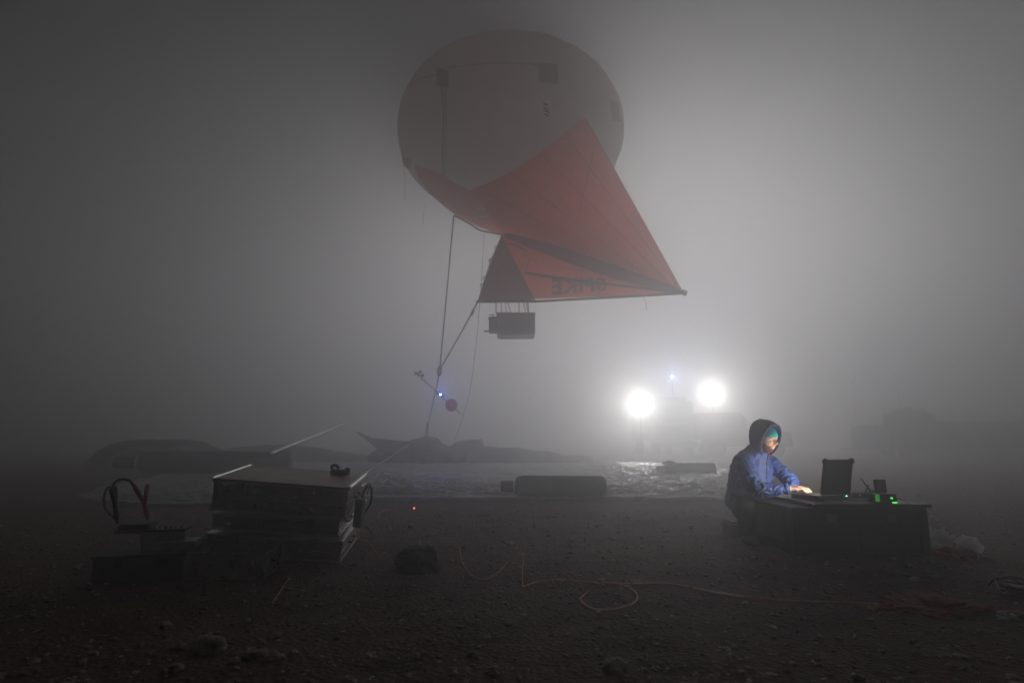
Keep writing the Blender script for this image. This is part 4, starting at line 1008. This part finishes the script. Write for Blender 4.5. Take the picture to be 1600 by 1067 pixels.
# pickup with cover seen from the side
pu0 = at(1088, 700, 31.5).x; pu1 = at(1238, 700, 31.5).x
pick = thing('pickup_truck', 'boxy covered pickup seen side on as a faint silhouette behind the seated person', 'pickup', ((pu0 + pu1) / 2, 32.2, 0))
L_ = pu1 - pu0
bm = NB()
side = [(0, 1.35), (.05, 2.0), (.12, 2.42), (2.3, 2.45), (2.55, 2.40), (3.15, 1.75), (3.3, 1.55), (4.6, 1.45), (L_, 1.35), (L_, .75), (.9, .55), (.9, 1.0), (0, 1.0)]
lo = [bm.verts.new((pu0 + a, 31.4, b)) for a, b in side]; hi2 = [bm.verts.new((pu0 + a, 33.2, b)) for a, b in side]
bm.faces.new(lo); bm.faces.new(hi2[::-1])
for i in range(len(side)):
    j = (i + 1) % len(side); bm.faces.new((lo[i], lo[j], hi2[j], hi2[i]))
bmesh.ops.bevel(bm, geom=bm.edges[:], offset=.05, segments=2, affect='EDGES'); obj('body', bm, M_grey, pick)
bm = NB(); box(bm, (pu0 + 1.4, 31.37, 1.6), (pu0 + 2.3, 31.395, 2.2), bev=.01); obj('side_window', bm, M_glass, pick)
bm = NB(); box(bm, (pu0 + 2.4, 31.37, 1.6), (pu0 + 2.75, 31.395, 2.05), bev=.01); obj('side_window', bm, M_glass, pick)
for xx in (1.15, 4.3):
    for yy in (31.5, 33.1): wheel(pick, (pu0 + xx, yy, .48), .48, .26, (0, 1, 0))
bm = NB(); box(bm, (pu0 + L_ - .03, 31.5, .6), (pu0 + L_ + .08, 33.1, .85), bev=.03); obj('bumper', bm, M_dark, pick)
# right hand camp: cabin, trailer with upright bundles, two far blue lamps
cb0 = at(1462, 700, 35.000).x
cabin = thing('low_cabin', 'long low dark cabin fading into the fog at the right edge', 'cabin', (cb0 + 4, 36.500, 0))
bm = NB(); box(bm, (cb0, 35.000, .12), (cb0 + 9, 37.600, 1.92), bev=.05); obj('wall', bm, M_grey, cabin)
bm = NB(); box(bm, (cb0 - .1, 34.900, 1.93), (cb0 + 9.1, 37.700, 2.06), bev=.04); obj('roof', bm, M_grey, cabin)
for k in range(4):
    bm = NB(); box(bm, (cb0 + .8 + k * 1.9, 34.970, .9), (cb0 + 1.5 + k * 1.9, 34.995, 1.4), bev=.008); wn = obj('window', bm, M_dark, cabin)
    bm = NB(); box(bm, (cb0 + .86 + k * 1.9, 34.955, .96), (cb0 + 1.44 + k * 1.9, 34.968, 1.34)); obj('pane', bm, M_glass, wn)
for k in range(5):
    bm = NB(); box(bm, (cb0 + .3 + k * 1.8, 35.200, -.3), (cb0 + .6 + k * 1.8, 37.300, .118)); obj('support_block', bm, M_dark, cabin)
tr0 = at(1356, 700, 32.000).x; tr1 = at(1462, 700, 32.000).x
trl = thing('box_trailer', 'pale box trailer in the fog right of the desk, carrying upright bundles', 'trailer', ((tr0 + tr1) / 2, 32.600, 0))
bm = NB(); box(bm, (tr0, 31.600, .45), (tr1, 33.400, 1.76), bev=.04); obj('trailer_box', bm, mat('pale_trailer_paint', (.5, .52, .53), .5, 0, (.4, .42, .43), 2), trl)
for k in range(5):
    xx = tr0 + .3 + k * (tr1 - tr0 - .6) / 4; bm = NB(); box(bm, (xx - .03, 31.570, .5), (xx + .03, 31.597, 1.72)); obj('side_post', bm, M_grey, trl)
bm = NB(); tube(bm, [(tr0, 32.500, .5), (tr0 - 1.2, 32.500, .45)], .05, 8); obj('drawbar', bm, M_dark, trl)
for yy in (31.700, 33.300): wheel(trl, ((tr0 + tr1) / 2, yy, .36), .36, .2, (0, 1, 0))
bnd0 = at(1383, 640, 32.400).x; bnd1 = at(1455, 640, 32.400).x
for k in range(11):
    u = k / 10; xx = bnd0 + (bnd1 - bnd0) * u; h = at(0, 640 - 9 * math.sin(u * 3) + 6 * nz(k * 1.7, 2) , 32.400).z
    bm = NB()
    for q in range(7):
        a = q * .9; tube(bm, [(xx + .07 * math.cos(a), 32.400 + .1 * math.sin(a), 1.77), (xx + .10 * math.cos(a) + .03 * nz(k, q), 32.400 + .14 * math.sin(a), h - .25 + .25 * nz(k * 3.1, q * 1.7))], [.05, .035], 6)
    lab = ('leftmost of the upright stick bundles on the pale trailer' if k == 0 else 'rightmost of the upright stick bundles on the pale trailer' if k == 10 else 'upright stick bundle in the packed row on the pale trailer')
    tag(obj('stick_bundle', bm, M_heap), lab, 'bundle', 'upright bundles on the trailer')
for (px, py, e, lab) in ((1399, 578, 5, 'nearer and brighter of two faint blue lamps on thin masts at the right'), (1331, 588, 2, 'fainter blue lamp on a thin mast left of the other one')):
    Y = 34; c = at(px, py, Y); t = thing('mast_lamp', lab, 'mast lamp', (c.x, c.y, 0), None)
    bm = NB(); tube(bm, [(c.x, c.y, -.1), (c.x, c.y, c.z - .05)], .014, 6); obj('mast', bm, M_grey, t)
    bm = NB(); bmesh.ops.create_icosphere(bm, subdivisions=2, radius=.04, matrix=Matrix.Translation(c)); lo_ = obj('lamp', bm, mat('faint_blue_lamp', (.2, .3, 1), .3, emis=(.3, .45, 1), estr=20) if 'faint_blue_lamp' not in bpy.data.materials else bpy.data.materials['faint_blue_lamp'], t)
    point('lamp_light', c + V(0, -.1, 0), e, (.3, .45, 1), lo_, .04)

# ------------------------------------------------------------------ haze
bm = NB(); box(bm, (-60, -10, -1.3), (60, 88, 13.6)); haze = obj('haze', bm, None, org=(0, 0, 0)); tag(haze, 'thick night fog filling the whole site', 'fog', kind='stuff')
m = bpy.data.materials.new('fog_air'); m.use_nodes = True; nt = m.node_tree; nt.nodes.clear()
v = nt.nodes.new('ShaderNodeVolumePrincipled'); o = nt.nodes.new('ShaderNodeOutputMaterial'); nt.links.new(v.outputs[0], o.inputs['Volume'])
v.inputs['Color'].default_value = (.93, .925, .935, 1); v.inputs['Density'].default_value = FOG_D; v.inputs['Anisotropy'].default_value = FOG_G
haze.data.materials.append(m)
